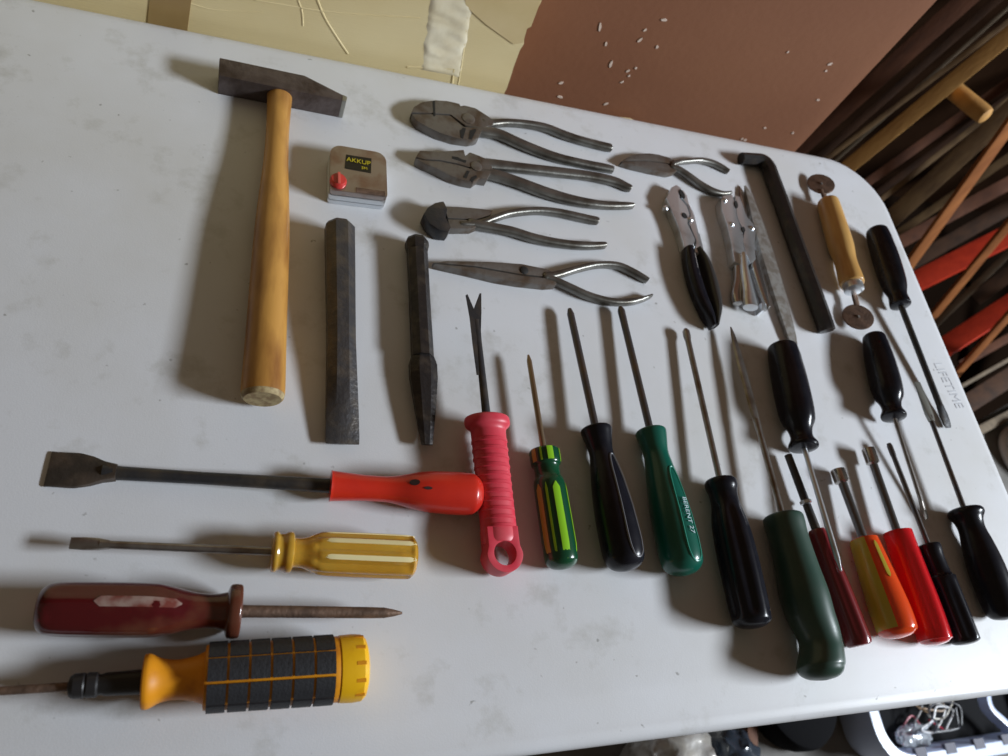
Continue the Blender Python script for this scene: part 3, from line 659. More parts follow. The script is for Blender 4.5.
# yellow and black ratchet driver
ax = Axis((0, 691), (368, 667), 0.02, 0.02)
yp = [(143, 24), (150, 26.5), (205, 31), (335, 33), (360, 31)]
ax.settle(yp, 290)
root = ax.root('ratchet_screwdriver', 'yellow ratchet screwdriver with black rubber blocks on its grip, at the front left', 'screwdriver')
obj('shaft', *ax.shape([(-90, 4.2), (72, 4.4)], 12), M_RUST, root)
obj('chuck', *ax.shape([(68, 5), (70, 10), (74, 12), (84, 12.4), (86, 11.2), (88, 12.4), (97, 12.2), (99, 10), (102, 10), (106, 11.2), (143, 12.0)], 24), mat('black_chuck', (0.018, 0.017, 0.018), 0.45), root, ang=25)
obj('flare', *ax.shape([(142, 12), (143, 24.5), (146, 26.5), (151, 25.8), (162, 21), (178, 19.0), (195, 21.5), (206, 26)], 30, 4), M_YELD, root, label='orange-yellow flared guard')
obj('grip_core', *ax.shape([(204, 22), (205, 30.5), (208, 31.5), (330, 31.0), (337, 31.5), (340, 30)], 30), M_YELD, root)
obj('end_cap', *ax.shape([(338, 30), (339, 32), (352, 32.5), (361, 31.5), (365, 28), (367, 22)], 30, 0), M_YEL, root, ang=25, label='bright yellow end cap')
for i in range(5):
    obj('cap_groove', *ax.strip([(338, 32), (368, 32)], 90 - 58 + i * 29, 3, 353, 362, lift=0.0003, taper=False), M_YELD, root)
for col in range(6):
    t0 = 208 + col * 21.2
    for ang in (170, 128, 86, 44, 2, -40):
        obj('grip_block', *ax.strip([(200, 31.5), (340, 31.2)], ang, 18.5, t0, t0 + 18.6, lift=0.0014, thick=0.0028, n=5, m=4, taper=False), M_RUBB, root, ang=25)

# pink weeder
ax = Axis((474, 300), (503.5, 574), 0.01, 0.01)
wp = [(114, 15), (118, 23.5), (124, 23.5), (128, 19), (150, 18.6), (200, 18.6), (250, 19.4), (268, 17)]
ax.settle(wp, 195)
root = ax.root('weeding_fork', 'weeder with ribbed pinkish-red handle and forked dark steel tip', 'garden tool')
obj('handle', *ax.shape([(117, 17), (119, 22.5), (123, 23.6), (127, 23.0), (131, 19.0), (138, 18.2), (180, 18.2), (225, 18.8, ), (234, 19.0), (241, 18.9), (245, 17.5)], 30, 3, hfac=0.72), M_PINK, root)
for i in range(11):
    t = 143 + i * 8.6; obj('grip_ring', *ax.shape([(t - 1.9, 17.6), (t - 1.2, 18.6), (t + 1.2, 18.8), (t + 1.9, 17.8)], 30, hfac=0.78), M_PINK, root)
# loop end with hanging hole: frame of rectangular section around the hole
c = ax.pt(257); hw = 19.0 * pr(c)[2] / F
R_o, R_i, half = hw, hw * 0.62, 0.0115
zb = c.z
def loopend():
    vs, fs = [], []; N = 36
    L0 = (ax.pt(257) - ax.pt(230)).length
    for i in range(N):
        a = 2 * PI * i / N
        ox, oy = R_o * math.cos(a), R_o * math.sin(a)
        if oy < 0: ox = 0.93 * ox; ox = math.copysign(min(R_o * 0.87, abs(R_o * math.cos(a)) * 1.0 + R_o * 0.8 * (-math.sin(a)) ** 2), math.cos(a)) if abs(math.cos(a)) > 1e-6 else 0; oy = -L0 * (-math.sin(a)) ** 0.7
        ix, iy = R_i * math.cos(a), R_i * 1.02 * math.sin(a)
        for (u, v) in ((ox, oy), (ix, iy)):
            for z in (half * 0.72, -half * 0.72): vs.append(c + ax.U * u + ax.D * v + ax.W * z)
    for i in range(N):
        a, b = 4 * i, 4 * ((i + 1) % N)
        fs += [[a, b, b + 2, a + 2], [a + 1, a + 3, b + 3, b + 1], [a, a + 1, b + 1, b], [a + 2, b + 2, b + 3, a + 3]]
    return vs, fs
obj('hanging_loop', *loopend(), M_PINK, root, bevel=0.0018, label='rounded end with hanging hole')
obj('shaft', *ax.shape([(20, 4.2, .5), (40, 3.6, .6), (80, 4.0, .8), (120, 4.6, .8)], 12), M_STEELD, root)
def fork():
    z0, z1 = -0.0014, 0.0014; pxs = ((465.5, 295.5), (467.5, 294), (473.8, 308.5), (479.5, 293.5), (481.3, 293), (481.5, 312), (480.5, 345), (484, 375), (476.5, 375), (472.5, 345), (469.5, 318))
    top = [at(*q, 0) for q in pxs]; vs = []
    for dz in (z1, z0):
        for q in pxs:
            t = (q[0] - ax.A[0]) * ax.d[0] + (q[1] - ax.A[1]) * ax.d[1]; hh = ax.pt(t).z - ZT
            vs.append(at(*q, hh + dz))
    k = len(pxs); return vs, [list(range(k)), list(range(2 * k - 1, k - 1, -1))] + [[i, (i + 1) % k, k + (i + 1) % k, k + i] for i in range(k)]
obj('fork', *fork(), M_STEELD, root, smooth=False, label='flat forked tip')

# lime and green screwdriver
lp = [(95, 13), (100, 15), (110, 14.6), (113, 12.8), (122, 13.2), (130, 16.2), (180, 17), (200, 16.8), (212, 14)]
ax, root = driver('screwdriver', 'small screwdriver with bottle green handle striped in lime and olive', (528.3, 355), (562.5, 567), [(0, 1.0), (6, 2.6), (40, 2.9), (95, 3.1)],
    None, [(92, 9), (93, 14.5), (98, 15.2), (107, 15), (110, 12.9), (120, 13.0), (127, 15.8), (160, 16.6), (190, 17.0)] + round_end(213, 17, 0.7), mat('brassy_worn_shaft', (0.30, 0.22, 0.14), 0.32, 0.8), M_BGREEN, 165, sub=3, dt=4)
for a, w_, mm in ((92, 13, M_LIME), (158, 11, M_OLIVE), (128, 4, M_LIME), (35, 7, M_LIME)):
    obj('handle_stripe', *ax.strip([(124, 13), (134, 16), (164, 16.6), (194, 17), (210, 15.5)], a, w_, 133, 210, lift=0.0005), mm, root, label={'lime_plastic': 'lime green stripe', 'amber_olive_plastic': 'olive stripe'}[mm.name])
    obj('collar_stripe', *ax.strip([(96, 14.8), (102, 15.2), (111, 15.0)], a, w_ * 0.9, 97.5, 110.5, lift=0.0005, taper=False, n=4), mm, root)

# black screwdriver with long recessed panel
def panelled(label, A, B, prof, t0, t1, hmat, rimmat, ang, half, ctr, shaft, smat, txt=None, dt=5):
    prof = [(t + dt, w_) for t, w_ in prof]; t0 += dt; t1 += dt
    shaft = shaft[:-1] + [(shaft[-1][0] + dt, shaft[-1][1])]
    ax, root = driver('screwdriver', label, A, B, shaft, None, prof, smat, hmat, ctr, n=40, sub=4)
    pf = [p for p in prof]
    # the rim of the panel: a thin raised loop, paler to paint in its highlight
    def w_at(t):
        for a, b in zip(pf, pf[1:]):
            if a[0] <= t <= b[0] and b[0] > a[0]: return a[1] + (b[1] - a[1]) * (t - a[0]) / (b[0] - a[0])
        return pf[-1][1]
    loop = []
    N = 40
    for i in range(N):
        a = 2 * PI * i / N; u = math.copysign(abs(math.cos(a)) ** 0.35, math.cos(a)); v = math.copysign(abs(math.sin(a)) ** 0.8, math.sin(a))
        t = (t0 + t1) / 2 + (t1 - t0) / 2 * u; wid = half * (0.72 + 0.28 * (u + 1) / 2)
        th = math.radians(ang + wid * v); c = ax.pt(t); r_ = ax.rad(t, w_at(t)) + 0.0001
        loop.append(c + ax.U * r_ * math.cos(th) + ax.W * r_ * math.sin(th))
    vs, fs = [], []
    for i, p in enumerate(loop):
        d = (loop[(i + 1) % N] - loop[i - 1]).normalized(); c = ax.P0 + ax.D * (p - ax.P0).dot(ax.D); nrm = (p - c).normalized(); s = d.cross(nrm)
        for k in range(8): b = 2 * PI * k / 8; vs.append(p + s * 0.0008 * math.cos(b) + nrm * 0.0008 * math.sin(b))
    for i in range(N):
        for k in range(8): fs.append([i * 8 + k, i * 8 + (k + 1) % 8, ((i + 1) % N) * 8 + (k + 1) % 8, ((i + 1) % N) * 8 + k])
    obj('panel_rim', vs, fs, rimmat, root, label='raised rim of the grip panel')
    if txt:
        tm = (t0 + t1) / 2 + 3; th = math.radians(ang); c = ax.pt(tm); r_ = ax.rad(tm, w_at(tm)) + 0.0012
        nrm = ax.U * math.cos(th) + ax.W * math.sin(th); side = ax.D.cross(nrm)
        text('lettering', txt, c + nrm * r_, ax.D, nrm.cross(ax.D), 0.0062, mat('pale_print', (0.40, 0.52, 0.55), 0.5), root, 0.0001)
    return ax, root
panelled('screwdriver with black handle and long oval grip panel, left of the green one', (569.5, 309), (626, 566),
    [(117.5, 9), (118, 15.0), (121, 15.8), (128, 14.2), (140, 12.2), (150, 13.0), (175, 17.2), (205, 20.2), (235, 21.2)] + round_end(263, 21, 0.85), 148, 254, M_BLACK, mat('black_rim_highlight', (0.12, 0.12, 0.13), 0.35), 72, 26, 205,
    [(0, 2.0), (5, 3.6), (20, 3.7), (122, 4.0)], M_SHAFTD)
panelled('screwdriver with green handle and pale lettering on its grip panel', (620.3, 307), (684, 570),
    [(122.5, 9), (123, 14.6), (126, 15.4), (134, 14.2), (145, 12.6), (155, 13.4), (180, 17.2), (210, 20.6), (240, 21.6)] + round_end(271, 21.5, 0.85), 165, 262, M_GREEN, mat('green_rim_plastic', (0.03, 0.24, 0.17), 0.3), 76, 25, 212,
    [(0, 2.0), (4, 3.8), (20, 3.6), (127, 3.9)], M_SHAFTD, 'BERENT 27')

# black fluted screwdriver with round tip
ax, root = driver('screwdriver', 'screwdriver with glossy black fluted handle and thin brown shaft, right of the green one', (685.4, 329), (752.5, 623), [(0, 1.8), (2.5, 3.6), (8, 3.8), (12, 3.0), (150, 3.3)],
    None, [(149, 9), (150, 15), (156, 16), (163, 14.2), (175, 14.4), (195, 18.5), (230, 20.5), (275, 20.5)] + round_end(301, 20, 0.6), M_SHAFT, M_BLACK, 225, flute=(6, 0.13, 178, 302, 1.4, 0.8), n=48, sub=4, dt=6)
obj('end_spot', *ax.strip([(270, 20.4), (290, 19.2), (300, 14)], 30, 9, 289, 299, lift=0.0008), M_CHROME, root, label='chrome spot painting the highlight on the butt cap')  # small chrome strip paints the cap highlight at the butt

# faded dark green, bulbous
ax, root = driver('screwdriver', 'large screwdriver with faded dark green bulbous handle', (730.7, 327), (825.5, 674), [(96, 3.6), (110, 3.0), (195, 3.4)],
    None, [(190, 12), (191.5, 18.5), (197, 20), (215, 19.5), (245, 21.5), (275, 24.2), (300, 23.2), (320, 21.0), (333, 22.5), (345, 24)] + round_end(361, 23.5, 0.65), M_SHAFT, M_DGREEN, 270, n=32, sub=4, dt=5,
    off=lambda t: 4.5 * math.exp(-((t - 323) / 18) ** 2) - 4.0 * math.exp(-((t - 357) / 14) ** 2))
obj('blade', *ax.shape([(0, 0.8, .6), (8, 2.6, .6), (40, 4.4, .6), (80, 4.6, .6), (92, 4.2, .7), (97, 3.2, .8)], 8, 0), M_SHAFT, root, label='thicker tapering end of the shaft')

# maroon one, under the first downward screwdriver
ax, root = driver('screwdriver', 'thin maroon-handled screwdriver squeezed between dark green and orange handles', (788, 455), (860, 646), [(0, 3.8), (60, 4.2), (84, 4.6)],
    None, [(80, 6), (82, 8.5), (100, 10), (140, 12), (180, 13), (200, 13)] + [(204, 10)], M_STEELD, M_MAR2, 150, flute=(6, 0.10, 95, 204, 1.4, 0.3), n=36, sub=3)
obj('handle_stripe', *ax.strip([(80, 8.5), (100, 10), (140, 12), (180, 13), (204, 13)], 22, 14, 110, 200, lift=0.0003), M_MARE, root, label='pinkish side of the handle')  # paler pinkish strip along the right side of the handle
obj('shaft_ring', *ax.shape([(48, 4.5), (49, 6), (52, 6), (53, 4.5)], 14), M_CHROME, root, label='bright ring')

# three black-handled screwdrivers pointing down
def down(label, A, B, r0, r1, neck, fl, tipw, tlen, heights=None, tip_h=None):
    """A: butt of the handle, B: end of handle at the guard; shaft goes on"""
    L = math.hypot(B[0] - A[0], B[1] - A[1])
    prof = [(-3, r0 * 0.55), (-1, r0 * 0.9), (4, r0), (L * 0.25, (r0 + r1) / 2 + .8), (L * 0.55, r1), (L * 0.72, r1 * 0.93), (L * 0.80, neck * 1.15), (L * 0.86, neck), (L * 0.91, neck * 1.03), (L * 0.965, fl), (L * 0.99, fl), (L, fl * 0.93), (L + 1, neck * 0.6)]
    return prof, L
for (label, A, B, r0, r1, nk, fl, S, sw, hs, tipd) in (
    ('black-handled screwdriver pointing toward the front, its butt at the end of the file', (782.3, 348), (804, 448), 15, 18, 11, 14.5, (841, 571), 2.7, (0.014, 0.0165), None),
    ('black-handled screwdriver pointing toward the front, with wide rounded handle below the double disc tool', (874, 338), (894, 417.5), 11.5, 15.5, 9.5, 12, (926.5, 519), 1.9, None, 3.2),
    ('black-handled screwdriver with dark shaft along the right edge of the table', (877, 232), (900.7, 305.5), 11, 13.2, 9, 10, (948.5, 428), 3.0, None, 5.2)):
    prof, L = down(label, A, B, r0, r1, nk, fl, 0, 0)
    ax = Axis(A, B, 0.013, 0.013)
    if hs: ax.set(*hs)
    else: ax.settle(prof[:], L * 0.55)
    root = ax.root('screwdriver', label, 'screwdriver')
    obj('handle', *ax.shape(prof, 32, 3, flute=(6, 0.06, L * 0.1, L * 0.8, 1.5, 0.3)), M_BLACK, root)
    P0 = ax.pt(L - 2); hE = 0.0235 if hs else 0.004
    Q = at(*S, hE)
    sp = [P0, P0.lerp(Q, 0.5), P0.lerp(Q, 0.90), Q]
    def rr_(p, w_): return w_ * pr(p)[2] / F
    mm = M_STEELD if sw == 3.0 else (M_CHROME if hs else M_SHAFT)
    if tipd:
        obj('shaft', *sweep([P0, P0.lerp(Q, .5), P0.lerp(Q, .84)], [(rr_(P0, sw), rr_(P0, sw))] * 3, 12), mm, root)
        t0 = P0.lerp(Q, .83); t1 = P0.lerp(Q, .90); t2 = P0.lerp(Q, .97)
        obj('tip', *sweep([t0, t1, t2, Q], [(rr_(t0, sw), rr_(t0, sw)), (rr_(t1, tipd), rr_(t1, sw) * .7), (rr_(t2, tipd), rr_(t2, sw) * .35), (rr_(Q, tipd * .8), 0.0004)], 12, sq=3.5), mm, root)
    else:
        obj('shaft', *sweep(sp, [(rr_(P0, sw), rr_(P0, sw))] * 3 + [(0.0008, 0.0008)], 12), mm, root)

# nut drivers
def socket(ax, root, w_, t0, t1):
    vs, fs = [], []
    N = 24; st = [(t0, w_, 1), (t0 + 1.0, w_ * 1.05, 1), (t1 - 2, w_ * 1.05, 1), (t1, w_ * 0.55, 1)]
    inner = [(t0, w_ * 0.68), (t0 + (t1 - t0) * 0.7, w_ * 0.66)]
    v, f = ax.shape([(inner[1][0], inner[1][1]), (inner[0][0], inner[0][1])] + [s[:2] for s in st], N)
    return obj('socket', v, f, mat('socket_chrome', (0.38, 0.36, 0.34), 0.25, 0.95), root, ang=30)
def nut(label, A, B, hs, w0, w1, main, sw, tsk, extra=None, flute=None):
    L = math.hypot(B[0] - A[0], B[1] - A[1])
    prof = [(hs, w0 * .7), (hs + 1.5, w0 * .95), (hs + 5, w0), (hs + (L - hs) * .35, (w0 + w1) / 2), (hs + (L - hs) * .7, w1)] + round_end(L, w1, 0.6)
    ax = Axis(A, B, .01, .01).settle(prof, hs + (L - hs) * .6)
    root = ax.root('nut_driver', label, 'nut driver')
    obj('shaft', *ax.shape([(tsk - 2, sw), (hs + 3, sw)], 14), mat('nut_driver_shaft', (0.16, 0.155, 0.155), 0.28, 0.85), root)
    socket(ax, root, sw * 1.55, 0, tsk)
    obj('handle', *ax.shape(prof, 40, 3, flute=flute), main, root)
    return ax, root, prof, L
ax, root, prof, L = nut('nut driver with clear orange and yellow handle, left of the red one', (837.5, 470), (900.5, 638), 73, 14, 19.5, M_ORANGE, 4.4, 15)
obj('handle_side', *ax.strip([p[:2] for p in prof], 178, 46, 75, L - 6, lift=0.0005, m=10, n=20, taper=False), M_OLIVET, root, label='clear yellow side of the handle')
obj('handle_side', *ax.strip([p[:2] for p in prof], 98, 7, 80, L - 60, lift=0.0006), M_OLIVET, root, label='yellow ridge near the shaft')
ax, root, prof, L = nut('nut driver with bright clear red handle', (868, 449), (937, 645), 87, 14, 17, M_REDT, 4.0, 17, flute=(6, .08, 96, 205, 1.4, 0.2))
obj('handle_side', *ax.strip([p[:2] for p in prof], 8, 14, 112, L - 8, lift=0.0004), mat('dull_plum_plastic', (0.20, 0.05, 0.08), 0.35, trans=0.15), root, label='dull plum side of the handle')

# small black one at right of the red nut driver
ax, root = driver('screwdriver', 'small black screwdriver with stepped handle, right of the red nut driver', (888.7, 443.5), (967, 644), [(0, 2.0), (3, 2.8), (12, 2.8), (14, 2.4), (111, 2.7)],
    None, [(108, 7), (109, 10.5), (114, 11), (124, 10), (140, 10.6), (144, 13), (150, 13.8), (200, 14.6)] + round_end(216, 14.5, 0.45), M_SHAFTD, M_BLACK, 170, flute=(6, 0.12, 146, 214, 1.4, 0.5), n=40, sub=3)
# right-most one
ax, root = driver('screwdriver', 'black screwdriver at the lower right with long thin shaft and grey flat tip', (917, 382), (1004, 616), [(36, 2.6), (50, 2.2), (134, 2.6)],
    None, [(131, 9), (132, 15), (137, 17), (144, 13.5), (154, 12.4), (170, 14.8), (195, 17.2), (225, 17)] + round_end(250, 16, 0.8), M_SHAFTD, M_BLACK, 195, n=32, sub=4, dt=4,
    tip=[(0, 4.2, .12), (14, 4.6, .25), (34, 4.6, .5), (42, 2.8, .9)], tipmat=M_TIP)

# ================================================================== timber beyond the table's right end
def slat(name, label, A, B, Y, hw, th, material, lean=0.05, extend=0.5, cat='timber', group=None, sq=8, ridge=None, twist=0.0, rmat=None):
    a, b = aty(*A, Y + lean), aty(*B, Y)
    d = (b - a).normalized()
    end = b + d * ((b.z - 0.004) / -d.z); top = a - d * extend
    r_ = hw * pr((a + b) / 2)[2] / F
    # width direction across the view, thickness along it
    view = ((a + b) / 2 - CAM).normalized(); u = view.cross(d).normalized()
    q = Matrix.Rotation(twist, 3, d); u = q @ u; wv = d.cross(u)
    vs = []
    for p in (top, end):
        for su, sv in ((-1, -1), (1, -1), (1, 1), (-1, 1)): vs.append(p + u * r_ * su + wv * th * sv)
    fs = [[0, 1, 2, 3], [7, 6, 5, 4], [0, 4, 5, 1], [1, 5, 6, 2], [2, 6, 7, 3], [3, 7, 4, 0]]
    z_min = min(v.z for v in vs)
    vs = [v + V((0, 0, max(0, 0.002 - z_min))) for v in vs]
    if name is None: return vs, fs
    o = obj(name, vs, fs, material, bevel=0.0015)
    if cat: tag(o, label, cat, group)
    return o
G = 'timber lengths leaning beyond the table'
slat('wooden_strip', 'thin grey-tan strip of wood leaning left of the thick tan beam', (1003, 12), (845, 152), 1.02, 1.8, 0.004, M_GRYT, cat='timber', group=G)
slat('wooden_strip', 'dark thin strip leaning nearest the brown wall edge', (985, 10), (838, 140), 1.10, 4, 0.006, M_DKT, group=G)
beam = slat('wooden_beam', 'thick tan wooden beam with a round peg sticking out, leaning behind the table corner', (1008, 36), (853, 163), 0.90, 7.8, 0.012, M_TAN, group=G)
p0, p1 = aty(946, 84, 0.955), aty(987, 117, 0.87)
r_ = 9.0 * pr(p0)[2] / F
pts = [p0.lerp(p1, t) for t in (0, .1, .9, .97, 1)]
obj('peg', *sweep(pts, [(r_, r_), (r_, r_), (r_, r_), (r_ * .9, r_ * .9), (r_ * .6, r_ * .6)], 18), M_TAN, beam, label='round sawn peg')
slat('wooden_plank', 'dull red-brown plank leaning under the tan beam', (953, 122), (874, 178), 1.02, 4.5, 0.006, M_RBR, group=G)
slat('wooden_strip', 'narrow weathered strip leaning between the red-brown plank and wide olive plank', (957, 140), (888, 194), 0.98, 2.6, 0.005, M_OLV, group=G)
slat('wooden_plank', 'wide olive-brown plank leaning behind the rounded table corner', (980, 138), (893, 217), 0.94, 9, 0.008, M_OLV, group=G)
slat('wooden_plank', 'dark brown plank crossing behind the first orange-brown batten', (1008, 184), (905, 240), 1.00, 6.5, 0.007, M_RBR, group=G)
slat('wooden_batten', 'orange-brown batten with bright edge, topmost of the three', (1003, 134), (907, 267), 0.86, 5.2, 0.006, M_ORB, group=G, twist=-0.6)
slat('red_slat', 'red painted slat, upper of the two', (1008, 236), (920, 280), 0.98, 10.5, 0.006, M_REDP, group=G, twist=0.3)
slat('wooden_batten', 'orange-brown batten between the two red slats', (1004, 230), (931, 318), 0.84, 3.8, 0.006, M_ORB, group=G, twist=-0.6)
slat('wooden_strip', 'grey strip lying along the middle orange-brown batten', (1008, 254), (940, 320), 0.865, 3.2, 0.005, M_GRYT, group=G)
slat('red_slat', 'red painted slat, lower of the two', (1008, 306), (948, 345), 0.76, 10, 0.006, M_REDP, group=G, twist=0.3)
slat('wooden_batten', 'orange-brown batten lowest of the three', (1008, 316), (958, 372), 0.70, 3.2, 0.006, M_ORB, group=G, twist=-0.6)
slat('wooden_strip', 'thin grey strip low beside the table edge', (1008, 360), (962, 386), 0.655, 1.8, 0.004, M_GRYT, group=G)
slat('wooden_plank', 'dark brown plank lowest beside the table edge', (1008, 378), (970, 402), 0.675, 9, 0.007, M_DKT, group=G)

slat('wooden_plank', 'broad dark plank leaning close behind the brown wall edge', (985, -18), (818, 132), 1.22, 9, 0.007, M_RBR, group=G)
slat('wooden_strip', 'thin olive strip leaning just left of the tan beam', (1008, 22), (862, 132), 0.98, 2.6, 0.005, M_OLV, group=G)
slat('wooden_strip', 'dark strip leaning just under the wooden peg', (1008, 98), (882, 190), 1.14, 3.5, 0.005, M_DKT, group=G)
slat('wooden_strip', 'olive strip leaning right of the wide olive-brown plank', (1008, 158), (900, 232), 1.16, 4, 0.005, M_OLV, group=G)
slat('wooden_plank', 'dark plank leaning just above the upper red slat', (1008, 208), (914, 262), 1.09, 7, 0.006, M_DKT, group=G)
slat('wooden_plank', 'dark plank leaning between upper red slat and lower red slat', (1008, 275), (938, 326), 0.99, 7, 0.006, M_DKT, group=G)
slat('wooden_strip', 'brown strip leaning just below the lower red slat', (1008, 338), (955, 368), 0.79, 4, 0.005, M_RBR, group=G)

# ================================================================== things on the floor
def fl(px, py, h=0.0): return at(px, py, h - ZT)
rm = [fl(1030, 392), fl(965, 428), (0.85, 0.66, 0), (0.85, 1.3595, 0), (3.2, 1.3595, 0), (3.2, fl(1030, 392)[1] + 0.1, 0)]
tag(obj('floor_shade_sheet', *prism([(q[0], q[1]) for q in rm], 0.0005, 0.0065), mat('black_shade_sheet', (0.010, 0.006, 0.004), 1.0, spec=0.0), smooth=False), 'added black sheet standing in for shade under the leaning timber', 'sheet')  # added sheet, near-black to stand in for shade below the timber
a, b = fl(1045, 388, .012), fl(972, 425, .012)
tag(obj('edge_strip', *sweep([a + V((0, -0.02, 0)), b + V((0, -0.02, 0))], [(0.012, 0.011)] * 2, 8, sq=5), M_GRYT), 'pale grey strip lying on the floor along the edge of the black sheet', 'strip')
# coiled white hose at the right
c = fl(1003, 427, 0.03)
def torus(c, R0, r0, tilt=(0, 0, 1), N=40, n=10, sx=1.0):
    vs, fs = [], []; z = V(tilt).normalized(); x = z.orthogonal().normalized(); y = z.cross(x)
    for i in range(N):
        a = 2 * PI * i / N; d = x * math.cos(a) * sx + y * math.sin(a)
        for k in range(n):
            b = 2 * PI * k / n; vs.append(V(c) + d * (R0 + r0 * math.cos(b)) + z * r0 * math.sin(b))
    for i in range(N):
        for k in range(n): fs.append([i * n + k, i * n + (k + 1) % n, ((i + 1) % N) * n + (k + 1) % n, ((i + 1) % N) * n + k])
    return vs, fs
root = empty('coiled_hose', (c.x + 0.05, c.y, 0), 0, 'coiled white hose on the floor right of the table', 'hose')
M_WHT = mat('white_hose', (0.75, 0.74, 0.72), 0.4); M_TNR = mat('tan_rope', (0.42, 0.27, 0.15), 0.7)
for i, (R0, z) in enumerate(((0.075, 0.011), (0.070, 0.032), (0.078, 0.053))):
    obj('coil', *torus((c.x + 0.07, c.y - 0.07, z), R0, 0.0105), M_WHT, root)
o = obj('tan_cord', *torus((c.x + 0.02, c.y - 0.235, 0.007), 0.062, 0.0065), M_TNR); tag(o, 'ring of tan cord on the floor in front of the white hose', 'cord')
# speckled sack beside the table
def blob(name, c, sx, sy, sz, material, amp, sc, parent=None, seed=0, sub=4):
    bm = bmesh.new(); bmesh.ops.create_icosphere(bm, subdivisions=sub, radius=1.0)
    vs = []
    for v in bm.verts:
        p = v.co.copy(); p = V([math.copysign(abs(x) ** 0.7, x) for x in p]); nse = noise.noise(p * sc + V((seed, 0, 0))) + 0.5 * noise.noise(p * sc * 2.3 + V((0, seed, 0)))
        p *= 1 + amp * nse; vs.append((c[0] + p.x * sx, c[1] + p.y * sy, c[2] + p.z * sz))
    zm = min(v[2] for v in vs); vs = [(x, y, z - zm + 0.002) for x, y, z in vs]
    fs = [[v.index for v in f.verts] for f in bm.faces]; bm.free()
    return obj(name, vs, fs, material, parent, ang=60)
p = fl(1002, 492, 0.0)
tag(blob('grey_sack', (p.x + 0.065, p.y - 0.16, 0.04), 0.13, 0.07, 0.03, mat('speckled_sacking', (0.42, 0.41, 0.38), 0.8, 0, (0.22, 0.21, 0.19), 60, 0.45, 0.6, 0.4, 80), 0.10, 2.5), 'flat speckled grey sack on the floor beside the right end of the table', 'sack')
# foil bag
p = fl(676, 776, 0.10)
M_FOIL = mat('crinkled_foil', (0.80, 0.79, 0.78), 0.28, 0.45, (0.50, 0.47, 0.42), 20, 0.4, 0.6, 0.8, 45)
tag(blob('foil_bag', (p.x, p.y, 0.08), 0.060, 0.07, 0.08, M_FOIL, 0.16, 3.2, seed=3), 'crinkled silver bag on the floor under the front edge of the table', 'bag')
p = fl(722, 772, 0.08)
tag(blob('dark_plastic_bag', (p.x + 0.020, p.y, 0.06), 0.040, 0.06, 0.06, mat('dark_blue_film', (0.03, 0.04, 0.055), 0.2, 0, (0.30, 0.33, 0.36), 14, 0.52, 0.66, 0.6, 40, coat=0.5), 0.18, 3.0, seed=8), 'dark blue shiny plastic bag beside the silver bag', 'bag')
a, b = fl(750, 740, 0.012), fl(751, 790, 0.012)
d = (b - a); o = obj('wooden_stick', *sweep([a - d * 1.5, b], [(0.011, 0.010)] * 2, 8, sq=5), wood('brown_stick_wood', (0.13, 0.05, 0.02), (0.09, 0.03, 0.012))); tag(o, 'short brown stick on the floor between dark bag and black tub', 'stick')
# black tub
c = fl(815, 712, 0.06); c = fl(840, 747, 0.05); TX = fl(873, 730, 0.10).x - 0.006 - 0.090
vs, fs = [], []; N = 48
ring = [(0.97, 0.002), (1.0, 0.02), (1.0, 0.05), (0.97, 0.058), (0.90, 0.062), (0.4, 0.064)]
for s_, z in ring:
    for i in range(N): a = 2 * PI * i / N; vs.append((TX + 0.090 * s_ * math.cos(a), c.y + 0.13 + 0.13 * s_ * math.sin(a), z))
for j in range(len(ring) - 1):
    for i in range(N): fs.append([j * N + i, j * N + (i + 1) % N, (j + 1) * N + (i + 1) % N, (j + 1) * N + i])
fs += [list(range(N)), [(len(ring) - 1) * N + i for i in range(N)]]
tag(obj('rubber_tub', vs, fs, mat('black_rubber_tub', (0.006, 0.006, 0.007), 0.9, spec=0.1)), 'black round rubber tub lying upside down left of the pale blue tray', 'tub')
# pale blue tray
M_BLUE = mat('pale_blue_plastic', (0.50, 0.58, 0.78), 0.35, coat=0.2)
tz = 0.10
pl, prr = fl(875, 730, tz), fl(992, 718, tz); pf = fl(930, 766, tz)
x0, x1 = pl.x, fl(1060, 720, tz).x; y0 = pf.y; y1 = y0 + 0.30
tray = empty('plastic_tray', ((x0 + x1) / 2, (y0 + y1) / 2, 0), 0, 'pale blue plastic tray of wire scraps under the front right of the table', 'tray')
lay = [(0.02, 0.002), (0.004, tz - 0.004), (0.0, tz - 0.004), (0.0, tz), (0.020, tz), (0.024, tz - 0.006), (0.038, 0.008)]
vs, fs = [], []
n = len(rrect(0, 1, 0, 1, .1, 10))
for ins, z in lay:
    for x, y in rrect(x0 + ins, x1 - ins, y0 + ins, y1 - ins, 0.07 - ins): vs.append((x, y, z))
for j in range(len(lay) - 1):
    for i in range(n): fs.append([j * n + i, j * n + (i + 1) % n, (j + 1) * n + (i + 1) % n, (j + 1) * n + i])
fs += [list(range(n)), [(len(lay) - 1) * n + i for i in range(n)]]
obj('body', vs, fs, M_BLUE, tray, ang=40)
for i in range(5):
    x = x0 + 0.085 + i * (x1 - x0 - 0.17) / 4
    obj('rim_notch', *boxv(x - 0.012, x + 0.012, y0 + 0.013, y0 + 0.030, tz - 0.006, tz + 0.0015), mat('tray_shadow_slot', (0.10, 0.10, 0.13), 0.6), tray, smooth=False, label='dark patch painting the shade of a rim slot')  # dark boxes paint the shade of the rim slots
q1, q2, q3 = fl(983, 690, tz - .01), fl(987, 708, tz - .01), fl(1001, 722, tz - .01)
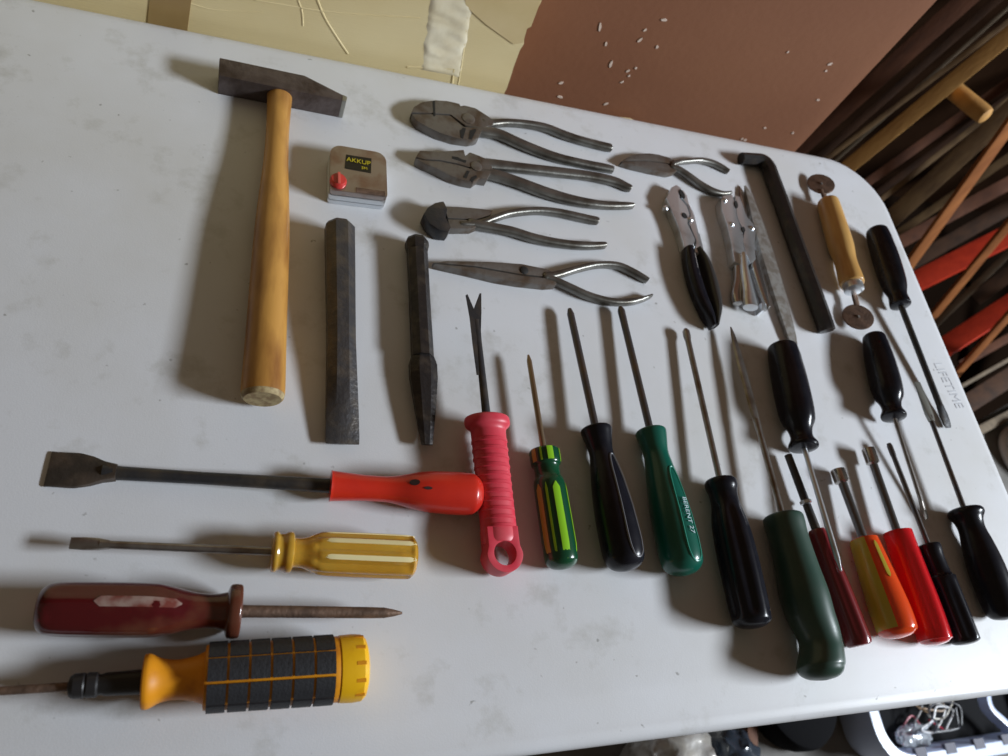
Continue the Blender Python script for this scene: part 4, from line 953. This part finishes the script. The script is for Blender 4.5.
obj('divider', *sweep([V(q) for q in catmull([q1 + (q1 - q2), q1, q2, q3, q3 + (q3 - q2)], 5)], [(0.006, 0.012)] * 21, 8, sq=5), M_BLUE, tray, label='pale blue curved divider')
obj('dark_fill', *prism(rrect(x0 + 0.033, x1 - 0.033, y0 + 0.033, y1 - 0.033, 0.04, 6), 0.008, 0.045), mat('dark_tray_fill', (0.012, 0.012, 0.013), 0.9, spec=0.1), tray, label='dark slab in the bottom of the tray')  # near-black slab filling the lower half of the tray
cx, cy = fl(930, 728, 0.06).x, fl(930, 728, 0.06).y
wc = [('thin red wire', (0.50, 0.02, 0.06)), ('grey wire', (0.35, 0.34, 0.33)), ('pale wire', (0.62, 0.58, 0.50)), ('bluish grey wire', (0.30, 0.34, 0.40)), ('brownish wire', (0.28, 0.18, 0.10)), ('white wire', (0.70, 0.70, 0.72)), ('dark wire', (0.06, 0.06, 0.07))]
for i, (nm, colr) in enumerate(wc):
    rnd = random.Random(i + 4); pts = []
    ox, oy = cx + rnd.uniform(-.04, .04), cy + rnd.uniform(-.025, .05)
    for k in range(9):
        a = k * 0.9 + i; rr2 = rnd.uniform(.012, .045); pts.append((min(max(ox + rr2 * math.cos(a) * 1.3, x0 + .05), x1 - .05), min(max(oy + rr2 * math.sin(a), y0 + .05), y1 - .05), 0.052 + i * 0.006 + rnd.uniform(0, .010)))
    o = obj('wire', *sweep([V(q) for q in catmull(pts, 6)], [(0.0016, 0.0016)] * (8 * 6 + 1), 6), mat('wire_' + nm.replace(' ', '_'), colr, 0.35)); tag(o, 'loose loop of ' + nm + ' in the pale blue tray', 'wire', 'wire scraps in the tray')
tag(blob('clear_pouch', (fl(915, 736, .06).x, fl(915, 736, .06).y, 0.05), 0.036, 0.020, 0.010, mat('clear_film', (0.75, 0.80, 0.86), 0.12, trans=0.7, bump=0.8, bscale=50), 0.25, 3.0, seed=5), 'crumpled clear plastic pouch in the pale blue tray', 'pouch')
po = bpy.data.objects['clear_pouch']; po.location.z += 0.045
